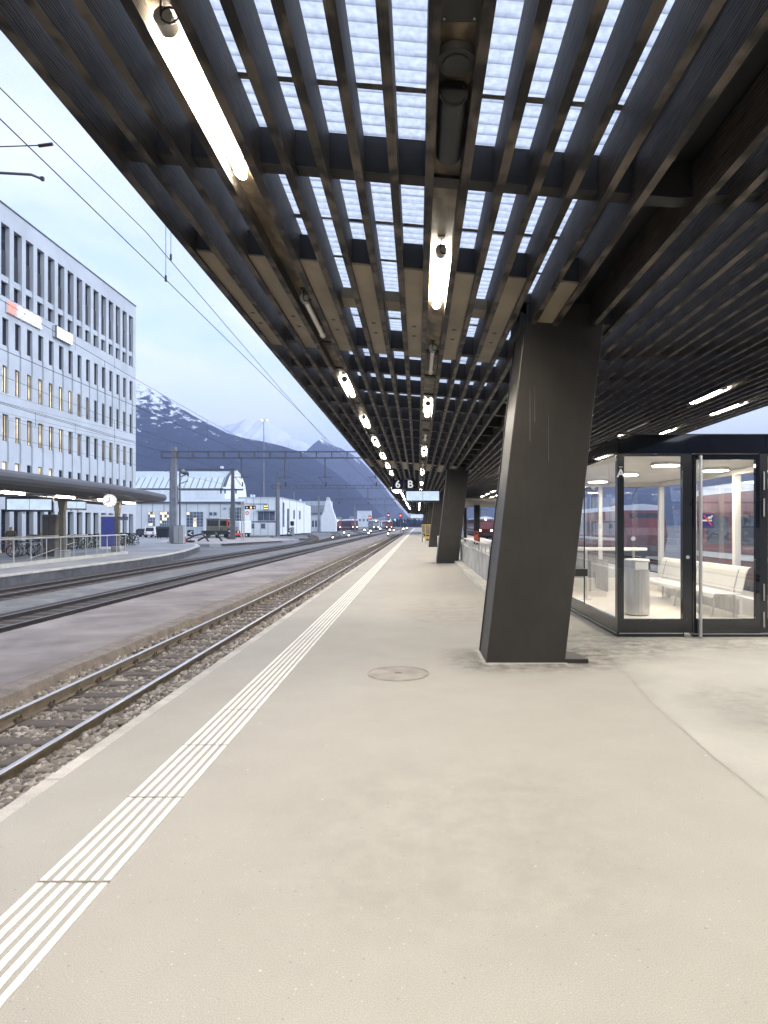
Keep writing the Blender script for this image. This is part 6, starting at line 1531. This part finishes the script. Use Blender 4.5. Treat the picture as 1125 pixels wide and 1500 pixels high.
mountain('mountain', [(380, 740), (420, 690), (440, 668), (452, 660), (462, 655), (468, 644), (472, 641), (480, 648), (490, 653), (500, 656), (515, 664), (530, 675), (548, 694), (562, 712), (580, 737), (596, 755), (612, 766), (640, 760), (665, 742), (690, 722), (715, 712), (760, 700), (820, 690), (880, 688), (930, 682), (1000, 676), (1080, 672), (1180, 668), (1300, 676)], 3500, 1500, 'snow_mountain', 8.7, 1.8)
mountain('mountain', [(250, 680), (275, 632), (290, 622), (302, 613), (312, 617), (322, 620), (335, 622), (350, 618), (364, 611), (378, 615), (392, 612), (405, 622), (418, 630), (432, 640), (450, 648), (465, 660), (500, 690)], 5200, 1500, 'hazed_snow_far', 5.5, 1.8, 30)
# hills behind the viewer, seen only in reflections
m = MB(); 
for i in range(60):
    x = -900 + i * 30; h_ = 90 + 60 * mnoise.noise((i * .18, 2, 0)) + 8 * mnoise.noise((i * 1.3, 5, 0))
    m.v += [(x, -500, -1), (x, -640, h_), (x, -780, -1)]
for i in range(59):
    for j in range(2): m.f.append((i * 3 + j, i * 3 + 3 + j, i * 3 + 4 + j, i * 3 + 1 + j)); m.m.append(0); m.sm.append(False)
struct(m.build('hills', 'forest_mountain'))
# trees at the foot of the mountain: a wood that reads as one mass
m = MB(); rr = random.Random(9)
for k in range(2600):
    y = rr.uniform(700, 1000); px = rr.uniform(380, 760); x = X(px, y); h_ = rr.uniform(4, 11); r_ = h_ * .3
    for q in range(3):
        z0 = -1 + h_ * q * .28; rr_ = r_ * (1 - q * .28); a0 = rr.random() * 6
        b = [(x + rr_ * math.cos(a0 + a * 1.2566), y + rr_ * math.sin(a0 + a * 1.2566), z0) for a in range(5)]
        m.add(b + [(x, y, z0 + h_ * .5)], [(a, (a + 1) % 5, 5) for a in range(5)])
o = struct(m.build('forest', 'forest_mountain'), 'stuff'); o['label'] = 'dark strip of woodland at the foot of the mountain'

# ================================================================== air, sky, light
HAZE = 1.8e-4
if HAZE:
    hz = newmat('haze_air'); m, nt, o = hz
    v = N(nt, 'ShaderNodeVolumePrincipled'); v.inputs['Color'].default_value = (.42, .54, 1.0, 1); v.inputs['Density'].default_value = HAZE; v.inputs['Anisotropy'].default_value = .1
    nt.links.new(v.outputs[0], o.inputs['Volume']); M['haze'] = m
    h = MB().box(-7100, 7100, -850, 9100, -4.0, 960).build('haze', 'haze'); h['kind'] = 'stuff'
w = bpy.data.worlds.new('World'); sc.world = w; w.use_nodes = True
nt = w.node_tree; nt.nodes.clear(); L = nt.links
out = N(nt, 'ShaderNodeOutputWorld'); bg = N(nt, 'ShaderNodeBackground'); bg.inputs['Strength'].default_value = .10
SUN_EL, SUN_ROT = R(36), R(105)
sky = N(nt, 'ShaderNodeTexSky'); sky.sky_type = 'NISHITA'; sky.sun_disc = False; sky.sun_elevation = SUN_EL; sky.sun_rotation = SUN_ROT; sky.altitude = 500; sky.air_density = 1.2; sky.dust_density = 1.5; sky.ozone_density = 1.5
tc = N(nt, 'ShaderNodeTexCoord'); sp = N(nt, 'ShaderNodeSeparateXYZ'); L.new(tc.outputs['Generated'], sp.inputs[0])
mz = N(nt, 'ShaderNodeMath', operation='MAXIMUM'); mz.inputs[1].default_value = .04; L.new(sp.outputs['Z'], mz.inputs[0])
ad = N(nt, 'ShaderNodeMath', operation='ADD'); ad.inputs[1].default_value = .12; L.new(mz.outputs[0], ad.inputs[0])
dx = N(nt, 'ShaderNodeMath', operation='DIVIDE'); L.new(sp.outputs['X'], dx.inputs[0]); L.new(ad.outputs[0], dx.inputs[1])
dy = N(nt, 'ShaderNodeMath', operation='DIVIDE'); L.new(sp.outputs['Y'], dy.inputs[0]); L.new(ad.outputs[0], dy.inputs[1])
cb_ = N(nt, 'ShaderNodeCombineXYZ'); L.new(dx.outputs[0], cb_.inputs[0]); L.new(dy.outputs[0], cb_.inputs[1])
nz = N(nt, 'ShaderNodeTexNoise'); nz.inputs['Scale'].default_value = .9; nz.inputs['Detail'].default_value = 6; nz.inputs['Roughness'].default_value = .55; nz.inputs['Distortion'].default_value = .5; L.new(cb_.outputs[0], nz.inputs['Vector'])
cr = N(nt, 'ShaderNodeValToRGB'); cr.color_ramp.elements[0].position = .30; cr.color_ramp.elements[1].position = .68; cr.color_ramp.elements[0].color = (.12, .12, .12, 1); cr.color_ramp.elements[1].color = (1, 1, 1, 1); L.new(nz.outputs['Fac'], cr.inputs[0])
mx = N(nt, 'ShaderNodeMix', data_type='RGBA'); L.new(cr.outputs[0], mx.inputs['Factor']); sk = N(nt, 'ShaderNodeMix', data_type='RGBA', blend_type='MULTIPLY'); sk.inputs['Factor'].default_value = 1; L.new(sky.outputs[0], sk.inputs['A']); sk.inputs['B'].default_value = (.85, .85, .85, 1); L.new(sk.outputs['Result'], mx.inputs['A']); mx.inputs['B'].default_value = (3.6, 3.68, 3.98, 1)
L.new(mx.outputs['Result'], bg.inputs[0]); L.new(bg.outputs[0], out.inputs[0])
sl = bpy.data.lights.new('sun', 'SUN'); sl.energy = .75; sl.angle = R(50); sl.color = (.88, .94, 1)
so = bpy.data.objects.new('sun', sl); COL.objects.link(so)
d = Vector((math.sin(SUN_ROT) * math.cos(SUN_EL), math.cos(SUN_ROT) * math.cos(SUN_EL), math.sin(SUN_EL)))
so.rotation_euler = d.to_track_quat('Z', 'Y').to_euler(); so.location = (0, -20, 40)
vs_ = sc.view_settings; sc.display_settings.display_device = 'sRGB'; vs_.view_transform = 'Standard'; vs_.look = 'None'; vs_.exposure = 2.12; vs_.gamma = 1.0; vs_.use_curve_mapping = False
cy = sc.cycles; cy.use_denoising = True
try: cy.denoiser = 'OPENIMAGEDENOISE'; cy.denoising_input_passes = 'RGB_ALBEDO_NORMAL'
except Exception: pass
cy.max_bounces = 8; cy.diffuse_bounces = 4; cy.glossy_bounces = 4; cy.transmission_bounces = 6; cy.transparent_max_bounces = 12; cy.volume_bounces = 0; cy.caustics_reflective = False; cy.caustics_refractive = False
cy.sample_clamp_indirect = 6; cy.use_light_tree = True
